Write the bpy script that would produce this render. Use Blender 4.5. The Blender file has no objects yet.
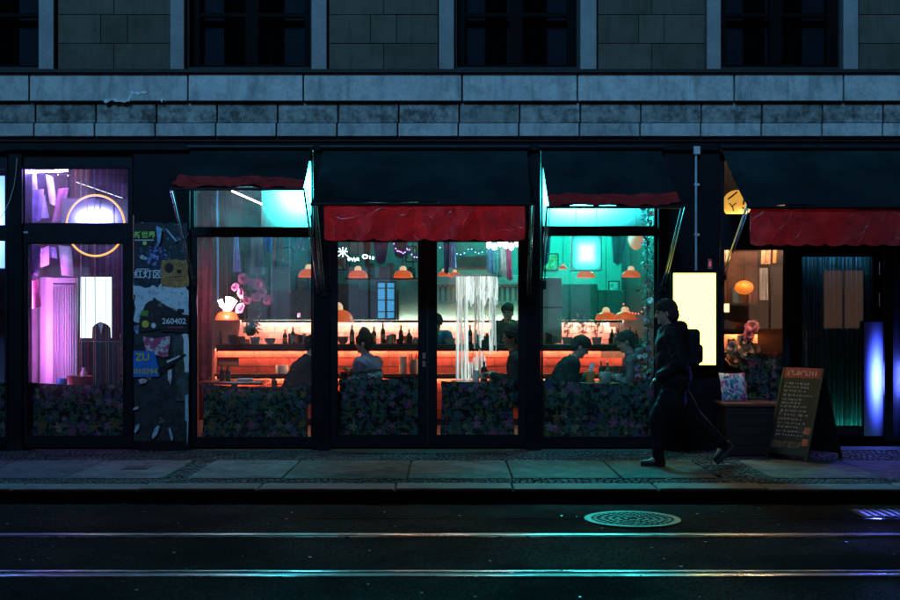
import bpy, bmesh, math, random
import numpy as np
from mathutils import Vector, Matrix
R = math.radians; PI = math.pi
rnd = random.Random(7)
sc = bpy.context.scene
C = sc.collection

# ------------------------------------------------------------------ camera, sky, sun, exposure
F, D, EYE = 1183.0, 13.55, 1.5            # focal length in 900-px-wide pixels, distance to facade, eye height
cam_d = bpy.data.cameras.new('camera'); cam = bpy.data.objects.new('camera', cam_d); C.objects.link(cam)
cam.location = (0, -D, EYE); cam.rotation_euler = (PI/2, 0, 0)
cam_d.sensor_width = 36; cam_d.lens = F/900*36; cam_d.shift_y = 19/900
cam_d.clip_end = 400; cam_d.clip_start = .1
sc.camera = cam
SUN_EL, SUN_AZ = 35, 192                  # degrees; azimuth measured from +Y towards +X (188: behind the camera)
w = bpy.data.worlds.new('World'); sc.world = w; w.use_nodes = True
wn = w.node_tree; bg = wn.nodes['Background']
sky = wn.nodes.new('ShaderNodeTexSky'); sky.sky_type = 'NISHITA'; sky.sun_disc = False
sky.sun_elevation = R(SUN_EL); sky.sun_rotation = R(SUN_AZ); sky.ozone_density = 4
wn.links.new(sky.outputs[0], bg.inputs[0]); bg.inputs[1].default_value = .007
sd = bpy.data.lights.new('moon', 'SUN'); sd.energy = 2.7; sd.angle = R(14); sd.color = (.17, .55, 1.0)
so = bpy.data.objects.new('moon', sd); C.objects.link(so); so.location = (0, -8, 12)
dirv = Vector((math.sin(R(SUN_AZ))*math.cos(R(SUN_EL)), math.cos(R(SUN_AZ))*math.cos(R(SUN_EL)), math.sin(R(SUN_EL))))
so.rotation_euler = dirv.to_track_quat('Z', 'Y').to_euler()
vs = sc.view_settings; vs.view_transform = 'Standard'; vs.look = 'None'; vs.exposure = 0; vs.gamma = 1
sc.render.engine = 'CYCLES'
cy = sc.cycles; cy.use_denoising = True; cy.max_bounces = 6; cy.diffuse_bounces = 3; cy.glossy_bounces = 3
cy.transparent_max_bounces = 16; cy.transmission_bounces = 4; cy.caustics_reflective = False; cy.caustics_refractive = False
cy.sample_clamp_indirect = 6; cy.use_adaptive_sampling = False
try: cy.denoiser = 'OPENIMAGEDENOISE'
except Exception: pass

# ------------------------------------------------------------------ helpers
def S(Y): return F/(D+Y)
def X(px, Y=0): return (px-450)/S(Y)
def Z(py, Y=0): return EYE-(py-319)/S(Y)
def W(px, py, Y=0): return Vector((X(px, Y), Y, Z(py, Y)))
ROAD = -.12
LOC = {}
def link(o, parent=None):
    C.objects.link(o)
    if parent: o.parent = parent
    return o
def tag(o, label=None, cat=None, group=None, kind=None):
    if label: o['label'] = label
    if cat: o['category'] = cat
    if group: o['group'] = group
    if kind: o['kind'] = kind
    return o
def thing(name, loc, label, cat, group=None, kind=None):
    o = bpy.data.objects.new(name, None); o.empty_display_size = .1
    o.location = loc; link(o); LOC[o] = Vector(loc)
    return tag(o, label, cat, group, kind)
class MB:
    def __init__(s): s.v = []; s.f = []
    def add(s, v, f):
        n = len(s.v); s.v += [tuple(p) for p in v]; s.f += [tuple(i+n for i in q) for q in f]; return s
    def box(s, x0, x1, y0, y1, z0, z1):
        v = [(x, y, z) for x in (x0, x1) for y in (y0, y1) for z in (z0, z1)]
        return s.add(v, [(0,1,3,2),(4,6,7,5),(0,4,5,1),(2,3,7,6),(0,2,6,4),(1,5,7,3)])
    def tube(s, pts, r, n=8, cap=True, close=False):
        pts = [Vector(p) for p in pts]; m = len(pts); rr = r if isinstance(r, (list, tuple)) else [r]*m
        v = []; prev = None
        for i, p in enumerate(pts):
            if close: t = pts[(i+1) % m]-pts[i-1]
            else: t = pts[min(i+1, m-1)]-pts[max(i-1, 0)]
            t = t.normalized() if t.length > 1e-9 else Vector((0,0,1))
            if prev is None: a = t.orthogonal().normalized()
            else:
                a = prev-t*prev.dot(t); a = a.normalized() if a.length > 1e-6 else t.orthogonal().normalized()
            prev = a; b = t.cross(a)
            for k in range(n):
                q = 2*PI*k/n; v.append(p+(a*math.cos(q)+b*math.sin(q))*rr[i])
        f = []
        for i in range(m if close else m-1):
            j = (i+1) % m
            for k in range(n): f.append((i*n+k, i*n+(k+1) % n, j*n+(k+1) % n, j*n+k))
        if cap and not close: f += [tuple(range(n-1, -1, -1)), tuple((m-1)*n+k for k in range(n))]
        return s.add(v, f)
    def lathe(s, prof, c=(0,0,0), n=20, sx=1, sy=1):
        v = []; f = []; m = len(prof)
        for r, z in prof:
            for k in range(n):
                q = 2*PI*k/n; v.append((c[0]+r*sx*math.cos(q), c[1]+r*sy*math.sin(q), c[2]+z))
        for i in range(m-1):
            for k in range(n): f.append((i*n+k, i*n+(k+1) % n, (i+1)*n+(k+1) % n, (i+1)*n+k))
        if prof[0][0] > 1e-4: f.append(tuple(range(n-1, -1, -1)))
        if prof[-1][0] > 1e-4: f.append(tuple((m-1)*n+k for k in range(n)))
        return s.add(v, f)
    def sphere(s, c, r, n=12, m=8):
        r = r if isinstance(r, (tuple, list)) else (r, r, r)
        pr = [(math.sin(PI*i/m), -math.cos(PI*i/m)) for i in range(m+1)]
        v = []; f = []
        for a, z in pr:
            for k in range(n):
                q = 2*PI*k/n; v.append((c[0]+r[0]*a*math.cos(q), c[1]+r[1]*a*math.sin(q), c[2]+r[2]*z))
        for i in range(m):
            for k in range(n): f.append((i*n+k, i*n+(k+1) % n, (i+1)*n+(k+1) % n, (i+1)*n+k))
        return s.add(v, f)
    def prism(s, poly, y0, y1):               # polygon in x,z extruded along y
        n = len(poly)
        v = [(x, y0, z) for x, z in poly]+[(x, y1, z) for x, z in poly]
        f = [tuple(range(n)), tuple(range(2*n-1, n-1, -1))]
        f += [(i, i+n, (i+1) % n+n, (i+1) % n) for i in range(n)]
        return s.add(v, f)
    def slab(s, poly, z0, z1):                # polygon in x,y extruded along z
        n = len(poly)
        v = [(x, y, z0) for x, y in poly]+[(x, y, z1) for x, y in poly]
        f = [tuple(range(n-1, -1, -1)), tuple(range(n, 2*n))]
        f += [(i, (i+1) % n, (i+1) % n+n, i+n) for i in range(n)]
        return s.add(v, f)
    def sheet(s, fn, nu, nv, th=0):           # fn(u,v)->point; optional thickness along th vector
        v = [Vector(fn(i/nu, j/nv)) for i in range(nu+1) for j in range(nv+1)]
        q = lambda i, j: i*(nv+1)+j
        f = [(q(i,j), q(i+1,j), q(i+1,j+1), q(i,j+1)) for i in range(nu) for j in range(nv)]
        if th:
            t = Vector(th); n = len(v); v = v+[p+t for p in v]
            g = [tuple(k+n for k in reversed(a)) for a in f]
            e = [(q(i,0), q(i+1,0)) for i in range(nu)]+[(q(nu,j), q(nu,j+1)) for j in range(nv)]
            e += [(q(i+1,nv), q(i,nv)) for i in range(nu)]+[(q(0,j+1), q(0,j)) for j in range(nv)]
            f = f+g+[(b, a, a+n, b+n) for a, b in e]
        return s.add(v, f)
    def mesh(s, name, m, smooth=0, off=(0,0,0)):
        me = bpy.data.meshes.new(name); o = Vector(off)
        me.from_pydata([tuple(Vector(p)-o) for p in s.v], [], s.f)
        bm = bmesh.new(); bm.from_mesh(me); bmesh.ops.recalc_face_normals(bm, faces=bm.faces); bm.to_mesh(me); bm.free()
        me.materials.append(m)
        if smooth:
            me.polygons.foreach_set('use_smooth', [True]*len(me.polygons))
            me.set_sharp_from_angle(angle=R(smooth))
        return me
    def build(s, name, m, parent=None, label=None, cat=None, group=None, kind=None, smooth=0, bevel=0, seg=2):
        if parent: off = LOC[parent]
        else:
            a = np.array(s.v); off = Vector(((a[:,0].min()+a[:,0].max())/2, (a[:,1].min()+a[:,1].max())/2, a[:,2].min()))
        o = bpy.data.objects.new(name, s.mesh(name, m, smooth, off))
        if not parent: o.location = off
        link(o, parent); LOC[o] = off.copy()
        if bevel:
            b = o.modifiers.new('b', 'BEVEL'); b.width = bevel; b.segments = seg; b.limit_method = 'ANGLE'
        return tag(o, label, cat, group, kind)
def box(name, x0, x1, y0, y1, z0, z1, m, parent=None, bevel=0, **k):
    return MB().box(x0, x1, y0, y1, z0, z1).build(name, m, parent, bevel=bevel, **k)
def piece(name, me, loc, parent, rot=(0,0,0), scale=(1,1,1), m=None):
    o = bpy.data.objects.new(name, me); link(o, parent)
    o.location = Vector(loc)-(LOC[parent] if parent else Vector()); o.rotation_euler = rot; o.scale = scale
    LOC[o] = Vector(loc)
    if m:
        o.material_slots[0].link = 'OBJECT'; o.material_slots[0].material = m
    return o
def text(body, loc, size, m, parent, rot=(PI/2,0,0), name='lettering', ext=.001, align='LEFT', bold=.018):
    cu = bpy.data.curves.new(name, 'FONT'); cu.body = body; cu.size = size; cu.extrude = ext; cu.align_x = align; cu.offset = size*bold
    cu.resolution_u = 3
    tmp = bpy.data.objects.new(name, cu); C.objects.link(tmp); bpy.context.view_layer.update()
    me = bpy.data.meshes.new_from_object(tmp.evaluated_get(bpy.context.evaluated_depsgraph_get())); bpy.data.objects.remove(tmp)
    me.materials.clear(); me.materials.append(m)
    o = bpy.data.objects.new(name, me); link(o, parent)
    o.location = Vector(loc)-(LOC[parent] if parent else Vector()); o.rotation_euler = rot
    return o

# ------------------------------------------------------------------ materials
class NT:
    def __init__(s, name):
        s.m = bpy.data.materials.new(name); s.m.use_nodes = True; s.t = s.m.node_tree
        s.out = s.t.nodes['Material Output']; s.p = s.t.nodes['Principled BSDF']; s._pos = None
    def n(s, typ, ins={}, **attr):
        nd = s.t.nodes.new('ShaderNode'+typ)
        for k, v in attr.items(): setattr(nd, k, v)
        for k, v in ins.items(): s.set(nd.inputs[k], v)
        return nd
    def set(s, sock, v):
        if isinstance(v, bpy.types.NodeSocket): s.t.links.new(v, sock)
        elif isinstance(v, bpy.types.Node): s.t.links.new(v.outputs[0], sock)
        else:
            if isinstance(v, tuple) and len(v) == 3 and len(sock.default_value) == 4: v = (*v, 1)
            sock.default_value = v
    def pos(s):
        if not s._pos: s._pos = s.n('NewGeometry').outputs['Position']
        return s._pos
    def obj(s): return s.n('TexCoord').outputs['Object']
    def math(s, op, a, b=0, c=0): return s.n('Math', {0: a, 1: b, 2: c}, operation=op).outputs[0]
    def vmath(s, op, a, b=(0,0,0)):
        nd = s.n('VectorMath', {0: a, 1: b}, operation=op); return nd.outputs['Value'] if op in ('LENGTH', 'DOT_PRODUCT', 'DISTANCE') else nd.outputs[0]
    def noise(s, sc_, det=4, rough=.6, vec=None, out=0):
        return s.n('TexNoise', {'Vector': vec or s.pos(), 'Scale': sc_, 'Detail': det, 'Roughness': rough}).outputs[out]
    def ramp(s, fac, stops, interp='LINEAR'):
        nd = s.n('ValToRGB', {'Fac': fac}); r = nd.color_ramp; r.interpolation = interp
        while len(r.elements) < len(stops): r.elements.new(.5)
        for e, (p, c) in zip(r.elements, stops):
            e.position = p; e.color = (*c, 1) if isinstance(c, tuple) else (c, c, c, 1)
        return nd.outputs[0]
    def mix(s, fac, a, b, blend='MIX'):
        nd = s.n('Mix', data_type='RGBA', blend_type=blend)
        for i, v in ((0, fac), (6, a), (7, b)): s.set(nd.inputs[i], v)
        return nd.outputs[2]
    def mrange(s, v, a, b, c=0, d=1): return s.n('MapRange', {0: v, 1: a, 2: b, 3: c, 4: d}).outputs[0]
    def P(s, **k):
        for a, v in k.items(): s.set(s.p.inputs[{'col':'Base Color','rough':'Roughness','metal':'Metallic','emit':'Emission Color','estr':'Emission Strength','nor':'Normal','spec':'Specular IOR Level','coat':'Coat Weight','alpha':'Alpha','trans':'Transmission Weight','sheen':'Sheen Weight','sub':'Subsurface Weight'}[a]], v)
        return s
    def bump(s, h, st=.3, d=.02): return s.n('Bump', {'Height': h, 'Strength': st, 'Distance': d}).outputs[0]
MATS = {}
def mat(name, col, rough=.6, metal=0, var=.25, vs_=6, bump=0, bs=30, spec=.5, rand=0, emit=None, estr=0, coat=0, sheen=0, trans=0):
    if name in MATS: return MATS[name]
    t = NT(name); n = t.noise(vs_)
    dark = tuple(c*(1-var) for c in col); lite = tuple(min(1, c*(1+var)) for c in col)
    c = t.mix(t.mrange(n, .3, .7), dark, lite)
    if rand:
        r = t.n('ObjectInfo').outputs['Random']
        c = t.mix(1, c, t.ramp(r, [(0, 1-rand), (1, 1.0)]), 'MULTIPLY')
    t.P(col=c, rough=t.mrange(t.noise(vs_*3), .2, .8, max(.02, rough-.08), min(1, rough+.08)), metal=metal, spec=spec, coat=coat, sheen=sheen)
    if bump: t.P(nor=t.bump(t.noise(bs, 5), bump))
    if emit: t.P(emit=emit, estr=estr)
    if trans:
        mx_ = t.n('MixShader', {0: trans, 1: t.p.outputs[0], 2: t.n('BsdfTranslucent', {'Color': c}).outputs[0]}); t.t.links.new(mx_.outputs[0], t.out.inputs[0])
    MATS[name] = t.m; return t.m
def glow(name, col, st, edge=0, fall=6.5, sq=2., sqz=0):
    if name in MATS: return MATS[name]
    t = NT(name); t.P(col=(.04,.04,.04), rough=.5, spec=.2, emit=col, estr=st)
    if edge:                                  # frosted diffuser: hot lamp in the middle, light dying away towards the rim
        g = t.n('TexCoord').outputs['Generated']; v = t.vmath('MULTIPLY', t.vmath('SUBTRACT', g, (.5,.5,.5)), (2, 0, 2))
        v = t.n('SeparateXYZ', {0: v}); pw = lambda q: t.math('POWER', t.math('ABSOLUTE', q), sq)
        d = t.math('POWER', t.math('ADD', pw(v.outputs[0]), pw(v.outputs[2])), 2/sq) if not sqz else t.math('ADD', pw(v.outputs[0]), t.math('POWER', t.math('ABSOLUTE', v.outputs[2]), sqz))
        e_ = t.math('ADD', t.math('MULTIPLY', t.math('EXPONENT', t.math('MULTIPLY', d, -fall)), st), edge)
        t.P(estr=e_, col=(.14,.14,.14)); t.m.cycles.emission_sampling = 'NONE'
    MATS[name] = t.m; return t.m
def glass(name, dirt_haze=.02, dirt_haze_col=(.5,.5,.5), tint=(.93,.96,.95), refl=1.):
    t = NT(name); t.t.nodes.remove(t.p)
    tr = t.n('BsdfTransparent', {'Color': tint}); gl = t.n('BsdfGlossy', {'Roughness': .015, 'Color': (refl, refl, refl)})
    g_ = t.n('NewGeometry'); cs = t.math('ABSOLUTE', t.vmath('DOT_PRODUCT', g_.outputs['Incoming'], g_.outputs['Normal']))
    fr = t.math('ADD', .04, t.math('MULTIPLY', .96, t.math('POWER', t.math('SUBTRACT', 1, cs), 5))); a = t.n('MixShader', {0: fr, 1: tr, 2: gl})
    tl = t.n('BsdfTranslucent', {'Color': dirt_haze_col}); df = t.n('MixShader', {0: .93, 1: t.n('BsdfDiffuse', {'Color': dirt_haze_col}), 2: tl}); sm = t.noise(3.5, 6, .7)  # dirt film also carries an added haze around the lamps
    k = t.mrange(sm, .35, .75, dirt_haze*.3, dirt_haze*2)
    b = t.n('MixShader', {0: k, 1: a, 2: df}); t.t.links.new(b.outputs[0], t.out.inputs[0]); MATS[name] = t.m
    return t.m
def floral(name, base, cols, leaf, scale=8, gain=1., seed=0., rough=.6, spec=.12):
    t = NT(name)
    p = t.vmath('ADD', t.pos(), (seed, 0, seed*1.7))
    p = t.vmath('ADD', p, t.vmath('MULTIPLY', t.noise(14, 4, .6, None, 1), (.035, .035, .035)))
    p = t.n('Mapping', {0: p, 'Scale': (1, .02, 1)}).outputs[0]
    col = base
    for i, (scl, thr, lobes) in enumerate(((scale*2.1, .62, 2), (scale*1.6, .6, 3), (scale, .5, 5), (scale*1.5, .42, 6))):
        q = t.vmath('ADD', p, (i*3.1, 0, i*1.9))
        v = t.n('TexVoronoi', {'Vector': q, 'Scale': scl, 'Randomness': .85}, feature='F1')
        d = t.vmath('SUBTRACT', q, v.outputs['Position'])
        sx = t.n('SeparateXYZ', {0: d}); ang = t.math('ARCTAN2', sx.outputs[2], sx.outputs[0])
        rc = t.n('SeparateColor', {0: v.outputs['Color']})
        ph = t.math('MULTIPLY', rc.outputs[1], 6.28)
        pet = t.math('ABSOLUTE', t.math('SINE', t.math('ADD', t.math('MULTIPLY', ang, lobes/2), ph)))
        rad = t.math('MULTIPLY', t.mrange(pet, 0, 1, .35, 1), thr)
        dist = v.outputs['Distance']
        m = t.mrange(t.math('SUBTRACT', rad, dist), -.01, .05)
        keep = t.math('GREATER_THAN', rc.outputs[2], (.1, .2, .2, .45)[i])
        m = t.math('MULTIPLY', m, keep)
        if i < 2: cc = t.ramp(rc.outputs[0], [(k/(len(leaf)), c) for k, c in enumerate(leaf)], 'CONSTANT')
        else: cc = t.ramp(rc.outputs[0], [(k/(len(cols)), c) for k, c in enumerate(cols)], 'CONSTANT')
        ring = t.mrange(t.math('FRACT', t.math('MULTIPLY', dist, 9)), 0, 1, .45, 1.1)
        cc = t.mix(1, cc, ring, 'MULTIPLY')
        if gain != 1: cc = t.mix(1, cc, (gain, gain, gain), 'MULTIPLY')
        col = t.mix(m, col, cc)
    t.P(col=col, rough=rough, spec=spec, nor=t.bump(t.noise(60, 3), .15)); MATS[name] = t.m
    return t.m

M = {}
def asphalt():
    t = NT('asphalt'); big = t.noise(.5, 5); fine = t.noise(110, 4, .7); mid = t.noise(6, 5)
    c = t.mix(t.mrange(big, .35, .65), (.009,.010,.012), (.018,.019,.022))
    c = t.mix(t.mrange(fine, .4, .75, 0, .6), c, (.05,.05,.05))
    c = t.mix(t.mrange(t.noise(1.3, 3, .4), .6, .72, 0, .6), c, (.018,.018,.02))
    wet = t.mrange(t.noise(.8, 6, .65), .42, .62)
    nr = t.bump(t.math('ADD', t.math('ADD', fine, t.noise(70, 3, .7)), t.math('MULTIPLY', mid, .5)), .8, .014)
    df = t.n('BsdfDiffuse', {'Color': c, 'Normal': nr}); gl = t.n('BsdfGlossy', {'Color': (1,1,1), 'Roughness': t.mrange(wet, 0, 1, .5, .3), 'Normal': nr})
    mx_ = t.n('MixShader', {0: t.math('MULTIPLY', t.mrange(wet, 0, 1, .003, .012), t.mrange(t.noise(55, 3, .75), .42, .66, .15, 3.2)), 1: df, 2: gl}); t.t.links.new(mx_.outputs[0], t.out.inputs[0]); return t.m
M['asphalt'] = asphalt()
def stone(name, c0, c1, stain=.5, rand=.25, bump=.35, streak=True, blot=0, face_shade=False):
    t = NT(name); n = t.noise(3, 6, .65); f = t.noise(55, 4)
    st = t.n('Mapping', {0: t.pos(), 'Scale': (7, 7, 1.1)}).outputs[0]
    s_ = t.noise(1.2, 6, .7, st)
    c = t.mix(t.mrange(n, .3, .7), c0, c1)
    c = t.mix(t.mrange(f, .45, .8, 0, .35), c, tuple(x*.45 for x in c0))
    if streak: c = t.mix(t.mrange(s_, .5, .72, 0, stain), c, tuple(x*.22 for x in c0))
    if blot: c = t.mix(t.mrange(t.math('ADD', t.noise(9, 7, .75), t.math('MULTIPLY', t.noise(2, 3), .5)), .68, .9, 0, blot), c, tuple(x*.18 for x in c0))
    if face_shade:                                 # shade of the kerb face painted into its colour by height
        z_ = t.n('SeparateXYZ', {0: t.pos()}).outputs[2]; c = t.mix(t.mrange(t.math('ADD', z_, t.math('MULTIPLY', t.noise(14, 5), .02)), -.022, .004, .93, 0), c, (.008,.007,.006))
    r = t.n('ObjectInfo').outputs['Random']
    c = t.mix(1, c, t.ramp(r, [(0, 1-rand), (1, 1.0)]), 'MULTIPLY')
    t.P(col=c, rough=.8, spec=.08, nor=t.bump(t.math('ADD', f, n), bump, .01)); return t.m
M['ledge'] = stone('pale_limestone', (.40,.41,.41), (.53,.53,.51), .62, .25, .4, True, .35)
M['ledge_dirty'] = stone('weathered_limestone', (.24,.24,.22), (.42,.42,.4), .6, .3, .4, True, .85)
M['panel'] = stone('brown_ashlar', (.078,.062,.046), (.12,.10,.078), .35, .25)
M['strip'] = stone('grey_jamb_stone', (.18,.18,.18), (.26,.26,.25), .2, .12)
M['slab'] = stone('granite_slab', (.085,.08,.08), (.2,.19,.195), .3, .4, .5, False, .55)
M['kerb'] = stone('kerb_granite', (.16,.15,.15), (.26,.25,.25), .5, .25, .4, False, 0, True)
M['kerb_shade'] = mat('kerb_foot_shade', (.02,.018,.016), .8, bump=.4)  # unused dark tone for the shaded kerb foot
M['cobble'] = stone('cobble_stone', (.05,.05,.055), (.13,.125,.13), .3, 0, .4, False)
M['bed'] = mat('sand_bed', (.025,.024,.024), .9, bump=.4)
M['black'] = mat('shopfront_paint', (.005,.007,.010), .5, var=.35, vs_=4, bump=.08, bs=18, spec=.1)
M['frame'] = mat('frame_paint', (.008,.011,.015), .42, var=.3, vs_=9, bump=.05, bs=25, spec=.14)
M['upframe'] = mat('upper_frame_paint', (.002,.0022,.0025), .6, spec=.04)
M['dark'] = mat('dark_interior', (.02,.02,.022), .6)
M['flash'] = mat('lead_flashing', (.012,.013,.015), .6, spec=.2)
def steel():
    t = NT('polished_rail_steel'); m_ = t.n('Mapping', {0: t.pos(), 'Scale': (.55, 6, 1)}).outputs[0]; d = t.noise(2.2, 6, .7, m_)
    k_ = t.mrange(d, .38, .54); t.P(col=t.mix(k_, (.6,.6,.62), (.09,.08,.075)), metal=1, rough=t.mrange(k_, 0, 1, .2, .55)); return t.m
M['steel'] = steel()
M['rust'] = mat('rail_groove', (.02,.016,.013), .8)
M['iron'] = mat('cast_iron', (.035,.035,.037), .32, .3, bump=.3, bs=60)
M['chrome'] = mat('brushed_metal', (.55,.56,.58), .25, 1)
M['wood'] = mat('dark_wood', (.09,.04,.025), .4, var=.4, vs_=12, bump=.15)
M['blackwood'] = mat('black_wood', (.018,.014,.013), .5, var=.4, vs_=10, bump=.2)
M['white'] = mat('white_paint', (.7,.7,.7), .5, var=.08)
M['offwhite'] = mat('aged_plaster', (.4,.38,.36), .7, var=.2)
M['glass'] = glass('shop_glass', .006, (.8,.8,.8))
M['glass_a'] = glass('shop_glass_halo', .016, (.8,.8,.8))  # pane film added for a soft halo around the lamps
M['glass_warm'] = glass('shop_glass_smudge_haze', .02, (.8,.66,.7))  # milky pinkish reflection put into the film colour, over the smudges
M['glass_dark'] = glass('tinted_glass', .01, (.4,.4,.45), (.55,.62,.7))
M['gwin'] = glass('upper_glass', .004, (.3,.32,.35), (.6,.65,.7), .4)
M['bottle'] = mat('bottle_glass', (.015,.06,.03), .08, var=.2)
M['bottleb'] = mat('brown_bottle_glass', (.06,.02,.008), .08, var=.2)
M['skin'] = mat('skin', (.50,.30,.22), .5, var=.1, vs_=20)
M['leaf'] = mat('leaf_green', (.05,.12,.035), .5, var=.5, vs_=25)
M['orange'] = mat('orange_ceramic', (.75,.2,.04), .35)
M['tileo'] = mat('terracotta_glaze', (.52,.10,.075), .3, var=.35, vs_=5, rand=.35, bump=.15, bs=9, coat=.2)
M['tilep'] = mat('rose_brick_tile', (.6,.27,.24), .4, var=.3, vs_=7, rand=.35, bump=.15)
M['grout'] = mat('grout', (.04,.02,.016), .8)
M['tealwall'] = mat('kitchen_wall_teal', (.10,.3,.28), .5, var=.25, vs_=2)
M['cab'] = mat('cabinet_dark', (.03,.055,.055), .4, var=.3)
M['led'] = glow('led_strip', (1, .46, .26), 95)
FLD = [(.16,.03,.06), (.12,.05,.015), (.05,.02,.08), (.2,.06,.1), (.03,.05,.06), (.14,.1,.06)]
LFD = [(.02,.045,.03), (.02,.035,.04), (.035,.055,.02), (.035,.045,.045)]
M['floral'] = floral('dark_floral_oilcloth', (.005,.007,.008), FLD, LFD, 8.2, 2.8, 0.)
M['floralb'] = floral('bright_floral_cushion', (.75,.72,.75), [(.8,.05,.35), (.05,.5,.55), (.55,.1,.5), (.02,.3,.4), (.9,.3,.5)], [(.75,.2,.5), (.1,.5,.5), (.5,.15,.45), (.05,.2,.3)], 8, 1, 3.3)
M['floralw'] = floral('red_floral_paper', (.08,.01,.015), [(.5,.08,.08), (.4,.15,.05), (.3,.05,.15), (.45,.3,.2)], LFD, 9, 1, 5.)
def vinyl(name, col):
    t = NT(name); v = t.n('Mapping', {0: t.pos(), 'Rotation': (0, .5, 0), 'Scale': (2.2, 1, .9)}).outputs[0]
    w1 = t.n('TexVoronoi', {'Vector': t.vmath('ADD', v, t.noise(2, 3, .5, None, 1)), 'Scale': 2.6}, feature='DISTANCE_TO_EDGE').outputs[0]
    cr = t.mrange(w1, 0, .035, 1, 0); n2 = t.noise(7, 5, .6)
    c = t.mix(t.mrange(n2, .3, .7), tuple(x*.75 for x in col), tuple(x*1.15 for x in col))
    t.P(col=c, rough=t.mrange(n2, .3, .7, .22, .42), spec=.6, nor=t.bump(t.math('ADD', t.math('MULTIPLY', cr, .7), t.math('MULTIPLY', n2, .6)), .36, .012))
    tl = t.n('BsdfTranslucent', {'Color': c}); mx_ = t.n('MixShader', {0: .5, 1: t.p.outputs[0], 2: tl.outputs[0]}); t.t.links.new(mx_.outputs[0], t.out.inputs[0]); return t.m
M['redvinyl'] = vinyl('red_vinyl', (.6,.035,.04))
M['canvas'] = mat('dark_awning_canvas', (.008,.019,.021), .85, var=.5, vs_=1.6, bump=.35, bs=5, spec=.08)
def plane_tex(name, kind, a, b, sc_, thr=.5):
    t = NT(name)
    f = t.noise(sc_, 5, .7) if kind == 'blot' else t.n('TexVoronoi', {'Vector': t.pos(), 'Scale': sc_}).outputs[0]
    c = t.mix(t.mrange(f, thr-.04, thr+.04), a, b)
    t.P(col=c, rough=.65, nor=t.bump(t.noise(30, 4), .3)); MATS[name] = t.m; return t.m
# ------------------------------------------------------------------ street
KF = -3.10                                               # kerb front
MB().box(-60, 60, -70, KF-.004, ROAD-.2, ROAD).build('road', M['asphalt'], kind='structure')
pav = MB().box(-40, 40, KF+.02, 1.7, -.3, -.03).build('pavement', M['bed'], kind='structure')
tag(pav, 'granite slab and cobble pavement between shopfront and kerb')
def cobbles(x0, x1, y0, y1, d=.062, skip=None):
    b = MB(); ny = max(1, int((y1-y0)/d)); dy = (y1-y0)/ny
    for j in range(ny):
        x = x0+rnd.random()*d
        while x < x1:
            wd = d*rnd.uniform(.8, 1.25); y = y0+j*dy+rnd.uniform(-.006, .006)
            if not (skip and skip(x+wd/2, y)):
                z = rnd.uniform(-.010, -.001); i = .008; g = .006
                a, c_, e, f_ = x+g/2, x+wd-g/2, y+g/2, y+dy-g/2
                v = [(a,e,-.03),(c_,e,-.03),(c_,f_,-.03),(a,f_,-.03)]
                v += [(a+i,e+i,z+rnd.uniform(-.003,.003)),(c_-i,e+i,z),(c_-i,f_-i,z+rnd.uniform(-.003,.003)),(a+i,f_-i,z)]
                b.add(v, [(4,5,6,7),(0,1,5,4),(1,2,6,5),(2,3,7,6),(3,0,4,7)])
            x += wd
    return b
S1, S2, S3 = -.965, -2.39, -2.72
gaps = [(-2.72, -2.50), (2.55, 3.05)]
cobbles(-8.2, 8.2, S1, -.002).build('cobble_strip', M['cobble'], pav, kind='stuff')
cobbles(-8.2, 8.2, S3, S2).build('cobble_strip', M['cobble'], pav, kind='stuff')
for a, b_ in gaps: cobbles(a, b_-.02, S2+.004, S1-.004).build('cobble_patch', M['cobble'], pav, kind='stuff')
def slab_run(x0, x1):
    n = max(1, round((x1-x0)/.98)); e = [x0+(x1-x0)*k/n+(rnd.uniform(-.1, .1) if 0 < k < n else 0) for k in range(n+1)]
    for a, b_ in zip(e, e[1:]):
        c_ = .05*rnd.random(); dz = rnd.uniform(-.004, .002)
        poly = [(a+.008, S2+.01), (b_-.008, S2+.01), (b_-.008, S1-.02-c_), (b_-.1, S1-.012), (a+.1, S1-.012), (a+.008, S1-.02-c_)]
        MB().slab(poly, -.03, dz).build('slab', M['slab'], pav, bevel=.008)
slab_run(-8.2, gaps[0][0]); slab_run(gaps[0][1], gaps[1][0]); slab_run(gaps[1][1], 8.2)
MB().slab([(3.9, .012), (6.6, .012), (6.6, 1.45), (3.9, 1.45)], -.03, .0).build('threshold_slab', M['slab'], pav, bevel=.006)
ks = tag(MB().box(-40, 40, KF+.03, S3-.012, -.3, -.04).build('kerb', M['bed'], kind='structure'), 'row of granite kerb stones along the road edge')
x = -8.3
while x < 8.3:
    l = rnd.uniform(.95, 1.3); dz = rnd.uniform(-.006, .004); dy = rnd.uniform(-.008, .008)
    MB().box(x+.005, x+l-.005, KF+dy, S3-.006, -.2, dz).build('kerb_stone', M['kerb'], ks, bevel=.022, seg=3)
    x += l
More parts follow.
